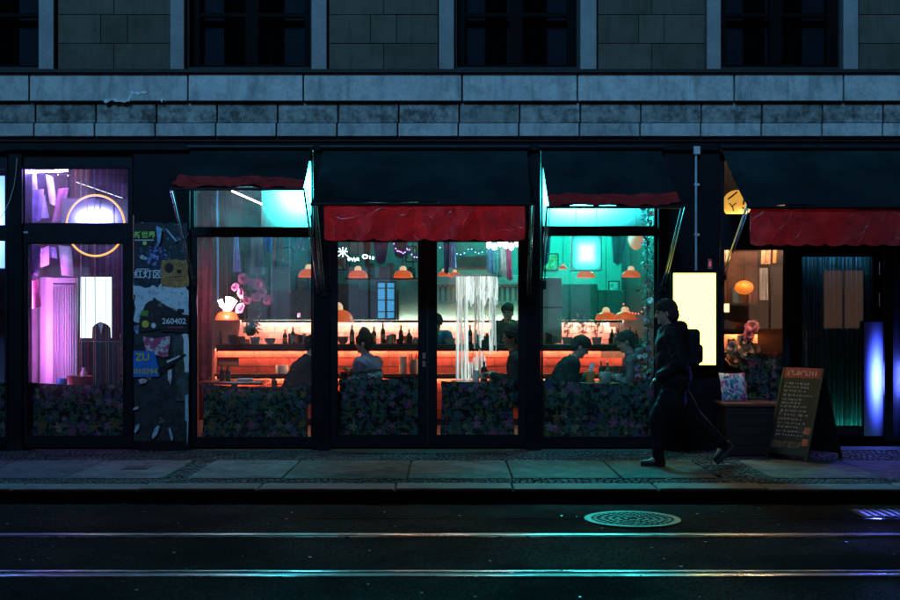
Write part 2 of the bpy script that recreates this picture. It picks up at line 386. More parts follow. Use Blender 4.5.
# wet grime and leaf litter in the gutter, joined scatter
g = MB()
for _ in range(900):
    x = rnd.uniform(-8, 8); y = KF-.012-abs(rnd.gauss(0, .07)); r = rnd.uniform(.006, .022); a = rnd.random()*6; z = ROAD+.003
    p = [(x+r*math.cos(a+k*1.57+rnd.uniform(-.4,.4))*rnd.uniform(.6,1.2), y+r*math.sin(a+k*1.57)*.8, z+rnd.uniform(0,.006)) for k in range(4)]
    g.add(p, [(0,1,2,3)])
tag(g.build('gutter_litter', mat('rotten_leaf', (.03,.022,.014), .7, var=.5), kind='stuff'), 'dark leaf litter lying along the gutter', 'litter')
g = MB()
for _ in range(170):
    x = rnd.uniform(-6, 6); y = rnd.uniform(-7.2, KF-.25); r = rnd.uniform(.006, .02); a = rnd.random()*6; z = ROAD+.004
    p = [(x+r*math.cos(a+k*1.57)*rnd.uniform(.5,1.2), y+r*math.sin(a+k*1.57), z+rnd.uniform(0,.008)) for k in range(4)]
    g.add(p, [(0,1,2,3)])
tag(g.build('road_litter', mat('wet_leaf', (.3,.28,.24), .25, var=.6, vs_=3), kind='stuff'), 'small wet scraps scattered over the road', 'litter')
# tram rails: head, groove, guard lip
for yy, lab in ((-4.68, 'tram rail nearer the kerb shining with coloured light'), (-6.09, 'tram rail nearest the bottom of the picture with double edge')):
    t_ = thing('tram_rail', (0, yy, ROAD), lab, 'rail', 'tram rails in the road')
    hw, gv, lip = (.085, .05, .012) if yy > -5 else (.075, .065, .045)
    sg = -1 if yy > -5 else 1
    def strip(y0, y1, z, cr=.003):
        return MB().sheet(lambda u, v: (-30+60*u, y0+(y1-y0)*v, z+cr*math.sin(PI*v)), 40, 6, (0,0,-.05))
    strip(yy-hw/2, yy+hw/2, ROAD+.006).build('rail_head', M['steel'], t_, smooth=50)
    strip(yy+sg*(hw/2+.001), yy+sg*(hw/2+gv), ROAD+.0015, -.001).build('groove', M['rust'], t_)
    strip(yy+sg*(hw/2+gv+.001), yy+sg*(hw/2+gv+lip), ROAD+.005, .002).build('guard_lip', M['steel'], t_, smooth=50)
# tar joint across the manhole
for a, b_ in ((-1.2, 1.18), (2.0, 4.2)):
    MB().sheet(lambda u, v: (a+(b_-a)*u, -3.98+.012*v+.006*math.sin(u*9), ROAD+.003), 30, 1, (0,0,-.002)).build('tar_seam', mat('bitumen', (.012,.012,.013), .12), label='thin glossy tar seam in the asphalt %s the manhole cover' % ('left of' if a < 0 else 'right of'), cat='tar seam')
mx, my, mr = X(632, -4.0), -4.02, .385
mh = thing('manhole_cover', (mx, my, ROAD), 'round cast iron manhole cover in the road', 'manhole')
MB().lathe([(mr*.86, .0), (mr*.86, .012), (mr, .012), (mr, -.03)], (mx, my, ROAD), 56).build('ring', M['iron'], mh, smooth=30)
MB().lathe([(0, .004), (mr*.835, .004), (mr*.835, -.03)], (mx, my, ROAD), 48).build('lid', M['rust'], mh)
me = MB().box(-.013, .013, -.02, .02, 0, .009).mesh('stud', M['iron'])
for r_, n_ in ((.30, 34), (.24, 28), (.18, 21), (.12, 14), (.06, 7)):
    for k in range(n_):
        q = 2*PI*k/n_; piece('stud', me, (mx+r_*math.cos(q), my+r_*math.sin(q), ROAD+.004), mh, (0, 0, q))
dx = X(889, -3.75)
dr = thing('drain_grate', (dx, -3.72, ROAD), 'small iron drain grate in the gutter at right edge', 'drain')
MB().box(dx-.25, dx+.25, -3.92, -3.52, ROAD-.03, ROAD+.003).build('pit', M['dark'], dr)
for k in range(7): box('bar', dx-.23+k*.07, dx-.195+k*.07, -3.9, -3.54, ROAD+.0045, ROAD+.012, M['iron'], dr)
hx = X(138, -1.6)
hc = thing('valve_cover', (hx, -1.62, 0), 'small rectangular iron cover set in the left pavement slab', 'utility cover')
box('lid', hx-.1, hx+.1, -1.74, -1.5, 0.0035, .007, M['iron'], hc); box('rim', hx-.12, hx+.12, -1.76, -1.48, -.01, .0045, M['rust'], hc)

# ------------------------------------------------------------------ building shell
bd = thing('building', (0, 0, 0), 'stone fronted city building with dark ground floor shopfront', 'building')
z3, z2a, z2, z1a, z1, zt = Z(138), Z(124.5), Z(104.5), Z(103.5), Z(76), Z(72.5)
XL, XR = -8, 8
box('wall_core', XL, XR, .35, .6, Z(150), 7.2, M['dark'], bd)
core = box('course_backing', XL, XR, -.03, .35, z3+.002, z1, M['bed'], bd)
def course(edges, z0, z1_, y, m, name):
    for a, b_ in zip(edges, edges[1:]):
        box(name, a+.009, b_-.009, y+rnd.uniform(-.003,.003), .02, z0+.004, z1_-.004, m, bd, bevel=.006)
e1 = [X(p) for p in (-260, -120, 34, 191, 305, 462, 576, 731, 839, 990, 1150)]
course(e1, z1a, z1, -.16, M['ledge'], 'stone_block')
e2 = [X(-262+60.1*k) for k in range(0, 25)]
course(e2, z2a, z2, -.10, M['ledge_dirty'], 'stone_block')
course([v-.012 for v in e2], z3, z2a, -.12, M['ledge'], 'stone_block')
box('flashing', XL, XR, -.20, .02, z1+.002, zt, M['flash'], bd)
gf = thing('graffiti_mark', (X(125, -.165), -.165, Z(101, -.165)), 'pale painted scribble on the stone ledge at upper left', 'graffiti')
for L in (((104, 101.5), (112, 99), (120, 101), (128, 100)), ((128, 100.5), (131, 96), (131.5, 92.5)), ((131, 92.3), (138, 93.5), (147, 91.5)), ((161, 101), (163.5, 97.5), (165, 101))):
    MB().sheet(lambda u, v: (lambda p, q: (X(p, -.165), -.1635, Z(q+(v-.5)*(2.4+1.4*math.sin(u*17)), -.165)))(np.interp(u, np.linspace(0, 1, len(L)), [a[0] for a in L])+(v-.5)*1.2, np.interp(u, np.linspace(0, 1, len(L)), [a[1] for a in L])), 14, 2, (0, .001, 0)).build('paint_stroke', mat('faded_white_paint', (.5,.52,.54), .9, var=.35, vs_=14), gf)
# upper storey
ztop = 7.2
def upper_panel(p0, p1):
    x0, x1 = X(p0), X(p1); h = (Z(43)-Z(72)); z = zt+.002; k = 0
    while z < ztop-.1:
        n = 2; off = [.5] if k % 2 == 0 else [.38, .62]
        if k % 4 == 3: off = [.5]
        e = [0]+off+[1]
        for a, b_ in zip(e, e[1:]):
            box('ashlar_block', x0+(x1-x0)*a+.003, x0+(x1-x0)*b_-.003, .0+rnd.uniform(-.004,.004), .36, z+.003, z+h-.003, M['panel'], bd, bevel=.004)
        z += h; k += 1
def jamb(p0, p1): box('jamb', X(p0), X(p1), -.05, .36, zt+.002, ztop, M['strip'], bd, bevel=.008)
cur = mat('blue_grey_curtain', (.004,.005,.006), .9, spec=.05)
def upper_window(p0, p1, i):
    x0, x1 = X(p0), X(p1); zb = zt+.002; zs = Z(66)
    wd = MB().box(x0+.002, x1-.002, .04, .36, zb, zs-.004).build('window', M['flash'], bd)
    cx = (x0+x1)/2; fr = MB()
    for a, b_ in ((x0+.002, x0+.09), (x1-.09, x1-.002), (cx-.075, cx+.075)): fr.box(a, b_, .2, .28, zs, ztop)
    fr.box(x0+.09, cx-.075, .205, .275, zs, zs+.06); fr.box(cx+.075, x1-.09, .205, .275, zs, zs+.06)
    fr.box(x0+.09, cx-.075, .205, .275, Z(12), Z(8)); fr.box(cx+.075, x1-.09, .205, .275, Z(12), Z(8))
    fr.build('frame', M['upframe'], wd)
    for a, b_ in ((x0+.09, cx-.075), (cx+.075, x1-.09)):
        MB().box(a, b_, .235, .241, zs+.06, Z(12)).build('pane', M['gwin'], wd)
        MB().box(a, b_, .235, .241, Z(8), ztop).build('pane', M['gwin'], wd)
    for s_ in (-1, 1):
        a = cx+s_*.1; b_ = cx+s_*(.32+.05*rnd.random())
        MB().sheet(lambda u, v: (a+(b_-a)*u, .315+.02*math.sin(u*22), zs+(ztop-zs)*v), 24, 1).build('curtain', cur, wd, smooth=60)
ups = [(-160, -45), (-88, 40), (188, 310), (457, 577), (722, 840), (990, 1110)]
for i, (a, b_) in enumerate(ups[1:]): upper_window(a, b_, i)
for a, b_ in ((40, 55), (171, 185), (312, 327), (439, 454), (580, 596), (706, 720), (842, 857), (973, 988)): jamb(a, b_)
for a, b_ in ((58, 170), (329, 438), (598, 705), (859, 972)): upper_panel(a, b_)
for a, b_ in ((55, 58), (185, 188), (310, 312), (327, 329), (438, 439), (454, 457), (577, 580), (596, 598), (705, 706), (720, 722), (840, 842), (857, 859)):
    box('wall_joint', X(a), X(b_), .06, .36, zt+.002, ztop, M['flash'], bd)
# fascia and pillars of the shopfront
zf = Z(151)
box('fascia', XL, XR, -.05, .34, zf, z3, M['black'], bd, bevel=.01)
box('fascia_lip', XL, XR, -.075, -.052, z3-.05, z3-.002, M['frame'], bd)
for a, b_ in ((8, 22), (133, 190), (313, 330), (526, 541), (658, 720)):
    box('pillar', X(a)+.002, X(b_)-.002, 0, .34, 0, zf-.002, M['black'], bd, bevel=.008)
    box('pillar_foot', X(a)-.004, X(b_)+.004, -.012, -.001, 0.001, .10, M['frame'], bd)
# (frame rectangles given in photo-plane units at the facade, all at Y ~ 0.05)
def unit(name, p0, p1, panes, gm, top=151, bot=447, y=.06, extra=None):
    """panes: list of (px0, px1, py0, py1, material)"""
    x0, x1 = X(p0, y)+.002, X(p1, y)-.002
    u_ = MB().box(x0, x1, y+.05, y+.09, 0.002, Z(441, y)).build(name, M['black'], bd)
    fr = MB(); s = S(y)
    # frame: cut bars around panes by rows
    rows = sorted({(q[2], q[3]) for q in panes})
    zprev = None; ys = [top]+[v for r in rows for v in r]+[bot]
    for k in range(0, len(ys), 2): fr.box(x0, x1, y-.02, y+.045, Z(ys[k+1], y), Z(ys[k], y)-.0)
    for r in rows:
        cells = sorted([(q[0], q[1]) for q in panes if (q[2], q[3]) == r]); xs = [p0]+[v for c_ in cells for v in c_]+[p1]
        for k in range(0, len(xs), 2):
            a = x0 if k == 0 else X(xs[k], y); b_ = x1 if k == len(xs)-2 else X(xs[k+1], y)
            if b_-a > .004: fr.box(a, b_, y-.017, y+.042, Z(r[1], y)+.0005, Z(r[0], y)-.0005)
    fr.build('frame', M['frame'], u_)
    for q in panes:
        MB().box(X(q[0], y)-.004, X(q[1], y)+.004, y+.012, y+.018, Z(q[3], y)-.004, Z(q[2], y)+.004).build('pane', gm, u_)
        bd_ = MB(); b = .012                       # glazing bead
        a, c_, e, f_ = X(q[0], y), X(q[1], y), Z(q[3], y), Z(q[2], y)
        bd_.box(a, a+b, y-.004, y+.011, e, f_); bd_.box(c_-b, c_, y-.004, y+.011, e, f_)
        bd_.box(a+b, c_-b, y-.003, y+.011, e, e+b); bd_.box(a+b, c_-b, y-.003, y+.011, f_-b, f_)
        bd_.build('glazing_bead', M['black'], u_)
    return u_
u0 = unit('shop_window', -110, 8, [(-100, 6, 168, 226), (-100, 6, 240, 438)], M['glass'])
uA = unit('shop_door', 22, 133, [(24, 129, 168, 224), (27, 124, 243, 437)], M['glass_a'])
uB = unit('shop_window', 190, 313, [(193, 312, 160, 228), (196, 312, 236, 438)], M['glass_warm'])
uC = unit('shop_double_door', 330, 526, [(337, 419, 165, 232), (436, 519, 165, 232), (337, 419, 241, 436), (436, 519, 241, 436)], M['glass'])
uD = unit('shop_window', 541, 658, [(542, 655, 160, 227), (542, 655, 235, 438)], M['glass'])
uE = unit('shop_window', 720, 789, [(723, 786, 160, 215), (723, 784, 249, 402)], M['glass'])
box('edge_trim', X(133.2), X(134.2), -.009, -.001, Z(300), Z(215), M['chrome'], bd)
box('mat_well', X(345), X(505), -.35, -.03, .001, .004, M['rust'], bd)
# door hardware
MB().tube([W(121, 334, -.03), W(121, 386, -.03)], .012, 8).build('handle', M['chrome'], uA)
for yy in (336, 384): MB().tube([W(121, yy, -.03), W(121, yy, .05)], .008, 6).build('handle_mount', M['chrome'], uA)
box('lock_label', X(22.5), X(27), .033, .039, Z(233), Z(231), M['offwhite'], uA)
for yy in (356, 364): box('lock_plate', X(422.5), X(425.5), .028, .039, Z(yy+3), Z(yy-3), M['chrome'], uC)
MB().box(X(427), X(428), .034, .039, Z(446), Z(242)).build('door_gap', M['dark'], uC)
# recessed entrance at the right
YE = 1.3
px = lambda p: X(p, YE)
box('reveal', X(789)+.004, X(789)+.06, .15, YE+.1, 0.001, zf-.002, M['black'], bd)
ent = MB().box(px(788), px(893), YE+.06, YE+.10, .002, .05).build('entrance_door', M['black'], bd)
fr = MB(); x0, x1 = px(770), px(888)
fr.box(x0, px(801), YE-.03, YE+.05, .05, zf-.1); fr.box(px(872), x1, YE-.03, YE+.05, .05, zf-.1)
fr.box(px(801), px(872), YE-.028, YE+.048, .05, .16); fr.box(px(801), px(872), YE-.028, YE+.048, Z(257, YE), Z(243, YE))
fr.box(px(801), px(872), YE-.028, YE+.048, Z(200, YE), zf-.1); fr.build('frame', M['frame'], ent)
MB().box(px(801)-.004, px(872)+.004, YE, YE+.006, .156, Z(257, YE)+.004).build('pane', M['glass_dark'], ent)
MB().box(px(801)-.004, px(872)+.004, YE, YE+.006, Z(243, YE)-.004, Z(200, YE)+.004).build('pane', M['glass_dark'], ent)
hb = MB(); hb.tube([W(806, 330, YE-.09), W(806, 367, YE-.09)], .014, 8)
for yy in (334, 362): hb.tube([W(806, yy, YE-.09), W(806, yy, YE)], .009, 6)
hb.build('handle', M['chrome'], ent)
for a, b_ in ((262, 275), (293, 307), (407, 420)): MB().tube([W(879.5, a, YE-.045), W(879.5, b_, YE-.045)], .012, 8).build('hinge', M['chrome'], ent)
box('pillar', px(888)+.004, px(893), .9, YE+.05, .001, zf-.1, M['black'], bd)
uF = unit('shop_window', 884, 1000, [(892, 990, 249, 437)], M['glass'], y=.95)
box('entrance_ceiling', X(789), 8, .34, YE+.3, zf-.1, zf-.03, M['black'], bd)
box('side_wall', 6.9, 8, 0, 6.2, 0.001, zf, M['black'], bd)

# ------------------------------------------------------------------ unseen house across the street, added to shade the roadway (mirrored in shop glass)
OY, OH = -23.0, 18.2  # height sized to keep moonlight off street and ground floor
ob = thing('added_building_opposite', (0, OY-1, ROAD), 'plain plastered unseen house added across the street, behind the viewer', 'building')
box('wall', -34, 34, OY-3, OY, ROAD+.001, OH, mat('dark_plaster', (.10,.095,.09), .9, var=.3), ob)
box('cornice', -34.2, 34.2, OY+.002, OY+.35, OH-.5, OH-.1, mat('dark_plaster', 0), ob)
pm_ = [glow('added_window_warm', (1,.5,.32), .8), glow('added_window_cool', (.4,.6,1), .7), mat('house_window_dark', (.01,.012,.015), .1)]  # lit panes added for their reflections in the shop glass
for r_ in range(5):
    for c_ in range(-9, 10):
        x_ = c_*3.1+.6; z_ = 1.2+r_*3.5; wn_ = box('window_frame', x_-.75, x_+.75, OY+.002, OY+.06, z_-.1, z_+2.0, M['offwhite'], ob)
        for s_ in (-1, 1): box('pane', x_+s_*.34-.3, x_+s_*.34+.3, OY+.061, OY+.075, z_, z_+1.9, pm_[(0, 2, 1, 2, 1, 2, 0, 0, 2, 1, 2)[(r_*7+c_*3+c_*c_) % 11] if r_ < 2 else 2], wn_)
# ------------------------------------------------------------------ interior shell
YB = 5.2
ZC = 3.42
MB().box(XL, XR, .36, 6.4, -.1, 0).build('interior_floor', mat('brown_floor', (.06,.035,.025), .35, var=.4), kind='structure')
MB().box(XL, 6.9, .35, 6.4, ZC, ZC+.1).build('interior_ceiling', mat('dim_ceiling', (.10,.105,.11), .8), kind='structure')
XA, XD = X(163, .2), X(688, .2)
MB().box(XA-.05, XA+.05, .35, 6.3, 0, ZC).build('partition_wall', mat('rose_wall', (.3,.10,.11), .7, var=.3, vs_=4), kind='structure')
MB().box(XA+.05, XD-.05, YB, YB+.1, 0, ZC).build('back_wall', M['tealwall'], kind='structure')
MB().box(XD-.05, XD+.05, .35, 6.3, 0, ZC).build('partition_wall', M['dark'], kind='structure')
MB().box(XL, XA-.05, 3.2, 3.3, 0, ZC).build('back_wall', mat('violet_wall', (.12,.06,.13), .6, var=.5, vs_=3), kind='structure')
MB().box(XD+.05, 6.9, 4.2, 4.3, 0, ZC).build('back_wall', mat('plum_wall', (.06,.04,.05), .6, var=.5, vs_=3), kind='structure')
MB().box(X(14, .3)-.05, X(14, .3)+.05, .35, 3.2, 0, ZC).build('partition_wall', M['offwhite'], kind='structure')
# ------------------------------------------------------------------ people: smooth-blended solids meshed by surface nets
def _cone(p, a, b, ra, rb):
    a = np.array(a, np.float32); b = np.array(b, np.float32); ab = b-a
    h = np.clip(((p-a)@ab)/max(1e-9, float(ab@ab)), 0, 1)
    return np.linalg.norm(p-a-h[:, None]*ab, axis=1)-(ra+(rb-ra)*h)
def _ell(p, c, r, B):
    q = (p-np.array(c, np.float32))@B.T; r = np.array(r, np.float32)
    k0 = np.linalg.norm(q/r, axis=1); k1 = np.linalg.norm(q/(r*r), axis=1)
    return k0*(k0-1)/np.maximum(k1, 1e-6)
def _eval(p, prims, wr=0, seed=0, fz=0):
    d = None
    for q in prims:
        e = _cone(p, *q[1:5]) if q[0] == 'c' else _ell(p, *q[1:4])
        k = q[5] if q[0] == 'c' else q[4]
        if d is None: d = e
        elif k < 0:                                   # carve
            k = -k; h = np.clip(.5-.5*(d+e)/k, 0, 1); d = d*(1-h)+(-e)*h+k*h*(1-h)
        else:
            h = np.clip(.5+.5*(d-e)/k, 0, 1); d = d*(1-h)+e*h-k*h*(1-h)
    if wr:
        x, y, z = p[:,0], p[:,1], p[:,2]
        d = d+wr*(np.sin(31*z+17*x+3*np.sin(19*y+seed)+seed)*.6+np.sin(23*x-29*y+41*z*.5+2*np.sin(15*z+seed))*.5+np.sin(61*z+37*x+4*np.sin(27*y+9*z+seed))*.35)
    if fz: d = d+fz*np.sin(210*p[:,0]+60*np.sin(9*p[:,2])+seed)*np.sin(190*p[:,1]+50*np.sin(11*p[:,2]))
    return d
def sdf_mesh(name, prims, m, h=.008, wr=0, seed=0, cut=None, fz=0):
    lo = np.full(3, 9e9); hi = -lo
    for q in prims:
        k = q[5] if q[0] == 'c' else q[4]
        if k < 0: continue
        for c_ in ((q[1], q[2]) if q[0] == 'c' else (q[1],)):
            r = max(q[3], q[4]) if q[0] == 'c' else max(q[2])
            lo = np.minimum(lo, np.array(c_)-r); hi = np.maximum(hi, np.array(c_)+r)
    lo -= .03; hi += .03
    n = (np.ceil((hi-lo)/(4*h)).astype(int)+1)
    ax = [lo[i]+4*h*np.arange(n[i]) for i in range(3)]
    G = np.stack(np.meshgrid(*ax, indexing='ij'), -1).reshape(-1, 3).astype(np.float32)+2*h
    dc = _eval(G, prims, wr, seed, fz).reshape(n)
    near = np.abs(dc) < 4*h*1.35+.012
    fine = np.repeat(np.repeat(np.repeat(dc, 4, 0), 4, 1), 4, 2).astype(np.float32)
    msk = np.repeat(np.repeat(np.repeat(near, 4, 0), 4, 1), 4, 2)
    idx = np.argwhere(msk); P_ = (lo+(idx+.5)*h).astype(np.float32)
    val = _eval(P_, prims, wr, seed, fz)
    if cut: val = np.maximum(val, cut(P_))
    fine[msk] = val
    s = fine < 0
    nx, ny, nz = np.array(s.shape)-1
    cnt = np.zeros((nx, ny, nz), np.int16)
    for a in (0, 1):
        for b in (0, 1):
            for c_ in (0, 1): cnt += s[a:nx+a, b:ny+b, c_:nz+c_]
    act = (cnt > 0) & (cnt < 8); ids = np.full(act.shape, -1, np.int64); ci = np.argwhere(act); ids[act] = np.arange(len(ci))
    acc = np.zeros((len(ci), 3)); num = np.zeros(len(ci))
    cor = [(a, b, c_) for a in (0, 1) for b in (0, 1) for c_ in (0, 1)]
    vals = {o: fine[ci[:,0]+o[0], ci[:,1]+o[1], ci[:,2]+o[2]] for o in cor}
    for o in cor:
        for d in range(3):
            if o[d]: continue
            p = list(o); p[d] = 1; p = tuple(p); a, b = vals[o], vals[p]; x = (a < 0) != (b < 0)
            t = np.where(x, a/np.where(np.abs(a-b) < 1e-9, 1, a-b), 0)
            pt = np.array(o)[None, :]+t[:, None]*(np.array(p)-np.array(o))
            acc += pt*x[:, None]; num += x
    V = lo+(ci+.5+acc/num[:, None])*h
    faces = []
    for d in range(3):
        e1, e2 = [(1, 2), (2, 0), (0, 1)][d]
        sl0 = [slice(None)]*3; sl1 = [slice(None)]*3; sl0[d] = slice(0, -1); sl1[d] = slice(1, None)
        ch = s[tuple(sl0)] != s[tuple(sl1)]; ed = np.argwhere(ch)
        ed = ed[(ed[:, e1] > 0) & (ed[:, e2] > 0) & (ed[:, e1] < act.shape[e1]) & (ed[:, e2] < act.shape[e2]) & (ed[:, d] < act.shape[d])]
        q = []
        for u, v in ((0, 0), (1, 0), (1, 1), (0, 1)):
            c_ = ed.copy(); c_[:, e1] -= u; c_[:, e2] -= v; q.append(ids[c_[:,0], c_[:,1], c_[:,2]])
        q = np.stack(q, 1); fl = s[ed[:,0], ed[:,1], ed[:,2]]; q[~fl] = q[~fl][:, ::-1]
        faces.append(q[(q >= 0).all(1)])
    Fq = np.concatenate(faces)
    me = bpy.data.meshes.new(name); me.from_pydata(V.tolist(), [], Fq.tolist()); me.validate()
    me.polygons.foreach_set('use_smooth', [True]*len(me.polygons)); me.materials.append(m); return me
def ik(a, c_, l1, l2, hint):
    a, c_, hint = Vector(a), Vector(c_), Vector(hint); d = c_-a; L = min(d.length, (l1+l2)*.995); d.normalize()
    x = (l1*l1-l2*l2+L*L)/(2*L); y = math.sqrt(max(0, l1*l1-x*x)); n = hint-d*hint.dot(d); n.normalize()
    return a+d*x+n*y, a+d*L
def person(label, hip, face, hands, feet, top, low, hair, lean=0, head=(0, 0), skin='skin', k=1., coat=False, hood=None, beanie=None, bun=False, hairlen=0, curl=.6, group=None, scarf=None, open_=None, cut_z=None, yoke=None, hres=.008):
    hip = Vector(hip); Fv = Vector((math.sin(R(face)), math.cos(R(face)), 0)); Lv = Vector((-Fv.y, Fv.x, 0)); U = Vector((0,0,1))
    P = lambda f, l, u: hip+(Fv*f+Lv*l+U*u)*k
    ln = R(lean); T = lambda f, l, u: P(f*math.cos(ln)+u*math.sin(ln), l, -f*math.sin(ln)+u*math.cos(ln))
    ch = T(.0, 0, .33); nk = T(.015, 0, .50)
    ln2 = R(lean*.55+head[0]*.4); hb = nk+(Fv*math.sin(ln2)+U*math.cos(ln2))*.06*k
    pit = R(head[0]); yaw = R(head[1])
    hf = Fv*math.cos(yaw)+Lv*math.sin(yaw); hl = Vector((-hf.y, hf.x, 0)); hu = (U*math.cos(pit)+hf*math.sin(pit)); hf = (hf*math.cos(pit)-U*math.sin(pit))
    hc = hb+hu*.115*k; Hh = lambda f, l, u: hc+(hf*f+hl*l+hu*u)*k
    B = np.array([hf, hl, hu], np.float32); I3 = np.eye(3, dtype=np.float32); TB = np.array([Fv*math.cos(ln)-U*math.sin(ln), Lv, Fv*math.sin(ln)+U*math.cos(ln)], np.float32)
    sk = []; c = lambda a, b, ra, rb, kk=.03: sk.append(('c', a, b, ra*k, rb*k, kk))
    e = lambda lst, cen, r, BB, kk: lst.append(('e', cen, tuple(v*k for v in r), BB, kk))
    c(P(0,.09,0), P(0,-.09,0), .115, .115); c(P(0,0,.02), T(0,0,.2), .125, .12, .06); c(T(0,0,.2), ch, .12, .13, .06)
    c(T(0,.14,.43), T(0,-.14,.43), .065, .065, .07); c(T(0,0,.4), nk, .08, .055, .04); c(nk, hb+hu*.03, .054, .052, .03)
    e(sk, Hh(-.008,0,.03), (.098,.076,.092), B, .03); e(sk, Hh(.022,0,-.045), (.068,.058,.075), B, .03)
    c(Hh(.088,0,.012), Hh(.105,0,-.026), .008, .014, .014); c(Hh(.086,.018,-.066), Hh(.086,-.018,-.066), .006, .006, .012)
    e(sk, Hh(.08,0,-.098), (.018,.022,.016), B, .02); c(Hh(.083,.04,.028), Hh(.083,-.04,.028), .009, .009, .014)
    for s_ in (1, -1):
        e(sk, Hh(-.012, s_*.078, -.015), (.02,.009,.032), B, .008)
        e(sk, Hh(.088, s_*.031, .008), (.012,.015,.009), B, -.010)
    sl = []; tr = []; shoes = []
    for i, s_ in ((0, 1), (1, -1)):
        sh = T(0, s_*.175, .425); hx = hands[i]; wr_ = P(*hx)
        el, wr_ = ik(sh, wr_, .285*k, .25*k, (-Fv*.5+Lv*s_*.45-U*.8))
        c(sh, el, .052, .042, .05); c(el, wr_, .042, .028, .015)
        d = (wr_-el).normalized(); pn = d.cross(Lv*s_); 
        if pn.length < .1: pn = d.cross(U)
        pn.normalize(); sd_ = d.cross(pn).normalized()
        if pn.z > 0: pn = -pn
        pal = wr_+d*.085*k
        for q in (-.026, -.009, .009, .026): c(wr_+d*.01*k+sd_*q*.7*k, pal+sd_*q*k, .014, .0125, .008)
        for j, q in enumerate((-.029, -.010, .010, .028)):
            fl = (.066, .078, .074, .058)[j]; a1 = R(35)*curl; d1 = d*math.cos(a1)+pn*math.sin(a1); d2 = d*math.cos(a1*2.4)+pn*math.sin(a1*2.4)
            k1 = pal+sd_*q*k+d1*fl*.55*k; c(pal+sd_*q*k, k1, .0095, .0088, .003); c(k1, k1+d2*fl*.5*k, .0088, .0075, .003)
        th = wr_+d*.03*k+sd_*.03*k*(1 if sd_.dot(Lv)*s_ < 0 else -1); ts = (th-wr_-d*.03*k).normalized()
        t1 = th+(d*.7+ts*.55+pn*.3).normalized()*.04*k; c(th, t1, .012, .0105, .006); c(t1, t1+(d*.9+pn*.35).normalized()*.03*k, .0105, .008, .004)
        sl.append((sh, el, wr_, d))
        hj = P(0, s_*.095, -.02); an = P(*feet[i][:3]); kn, an = ik(hj, an, .43*k, .42*k, (Fv*1+Lv*s_*.12+U*.05))
        c(hj, kn, .082, .055, .05); c(kn, an, .055, .038, .02)
        toe = R(feet[i][3] if len(feet[i]) > 3 else 0); ft = Fv*math.cos(toe)-U*math.sin(toe); up = U*math.cos(toe)+Fv*math.sin(toe)
        c(an, an-up*.05*k+ft*.12*k, .035, .028, .02)
        tr.append((hj, kn, an)); shoes.append((an, ft, up))
    bm_ = sdf_mesh('person', sk, MATS[skin], hres*.8)
    base = Vector((hip.x, hip.y, min(v.co.z for v in bm_.vertices)))
    bm_.transform(Matrix.Translation(-base))
    o = bpy.data.objects.new('person', bm_); o.location = base; link(o); LOC[o] = base; tag(o, label, 'person', group)
    def gar(name, prims, m, h=hres, wr=0, cut=None, fz=0):
        me = sdf_mesh(name, prims, m, h, wr, hip.x*7, cut, fz); me.transform(Matrix.Translation(-base)); q = bpy.data.objects.new(name, me); link(q, o); LOC[q] = base; return q
    # jacket or sweater
    j = []; a = lambda p, q, ra, rb, kk=.04: j.append(('c', p, q, ra*k, rb*k, kk))
    ex = .03 if coat else .014
    a(T(0,.09,.02), T(0,-.09,.02), .118+ex, .118+ex); a(P(0,0,.02), T(0,0,.2), .128+ex, .126+ex, .06); a(T(0,0,.2), ch, .126+ex, .134+ex, .06)
    a(T(0,.145,.425), T(0,-.145,.425), .07+ex, .07+ex, .06); a(T(0,0,.42), T(.01,0,.485), .085+ex, .062+ex*.6, .04)
    for (sh, el, wr_, d) in sl: a(sh, el, .058+ex, .050+ex*.8, .05); a(el, wr_+d*.005, .050+ex*.8, .036+ex*.5, .02)
    if coat:
        for s_ in (1, -1): a(P(0, s_*.07, .02), P(.03 if s_ > 0 else -.03, s_*.075, -.24), .13, .135, .06)
    if hood: e(j, T(-.10, 0, .50), (.085,.125,.075), TB, .05); a(T(-.05,.1,.5), T(.05,.07,.47), .035, .03, .03); a(T(-.05,-.1,.5), T(.05,-.07,.47), .035, .03, .03)
    else: a(T(-.005,.035,.495), T(-.005,-.035,.495), .045, .045, .03)
    gar('coat' if coat else ('jacket' if hood else 'sweater'), j, top, hres, .008)
    if yoke:
        y = [('e', T(0,0,.46), (.16*k,.25*k,.12*k), TB, .03)]
        jj = [(q[0], q[1], q[2], q[3]+.004, q[4]+.004, q[5]) if q[0] == 'c' else q for q in j]
        nrm = (Fv*math.sin(ln)+U*math.cos(ln)); org = np.array(T(0,0,0), np.float32); nn = np.array(nrm, np.float32)
        for (u0, u1, m_) in yoke:
            gar('sweater_band', jj, m_, hres, .006, cut=lambda p, u0=u0, u1=u1: np.maximum(u0*k-(p-org)@nn, (p-org)@nn-u1*k))
    t = []; a2 = lambda p, q, ra, rb, kk=.04: t.append(('c', p, q, ra*k, rb*k, kk))
    a2(P(0,.09,0), P(0,-.09,0), .125, .125)
    for hj, kn, an in tr: a2(hj, kn, .096, .07, .05); a2(kn, an+(an-kn).normalized()*.02, .07, .058, .02)
    gar('trousers', t, low, hres, .004)
    for an, ft, up in shoes:
        q = [('c', an+up*.0, an-up*.045*k, .05*k, .046*k, .02), ('c', an-up*.045*k-ft*.03*k, an-up*.052*k+ft*.155*k, .042*k, .034*k, .03)]
        gar('shoe', q, MATS.get('shoe_leather') or mat('shoe_leather', (.02,.02,.022), .45), hres)
        gar('sole', [('c', an-up*.083*k-ft*.035*k, an-up*.083*k+ft*.16*k, .036*k, .033*k, .02)], MATS.get('shoe_sole') or mat('shoe_sole', (.07,.07,.07), .6), hres)
    hm = []
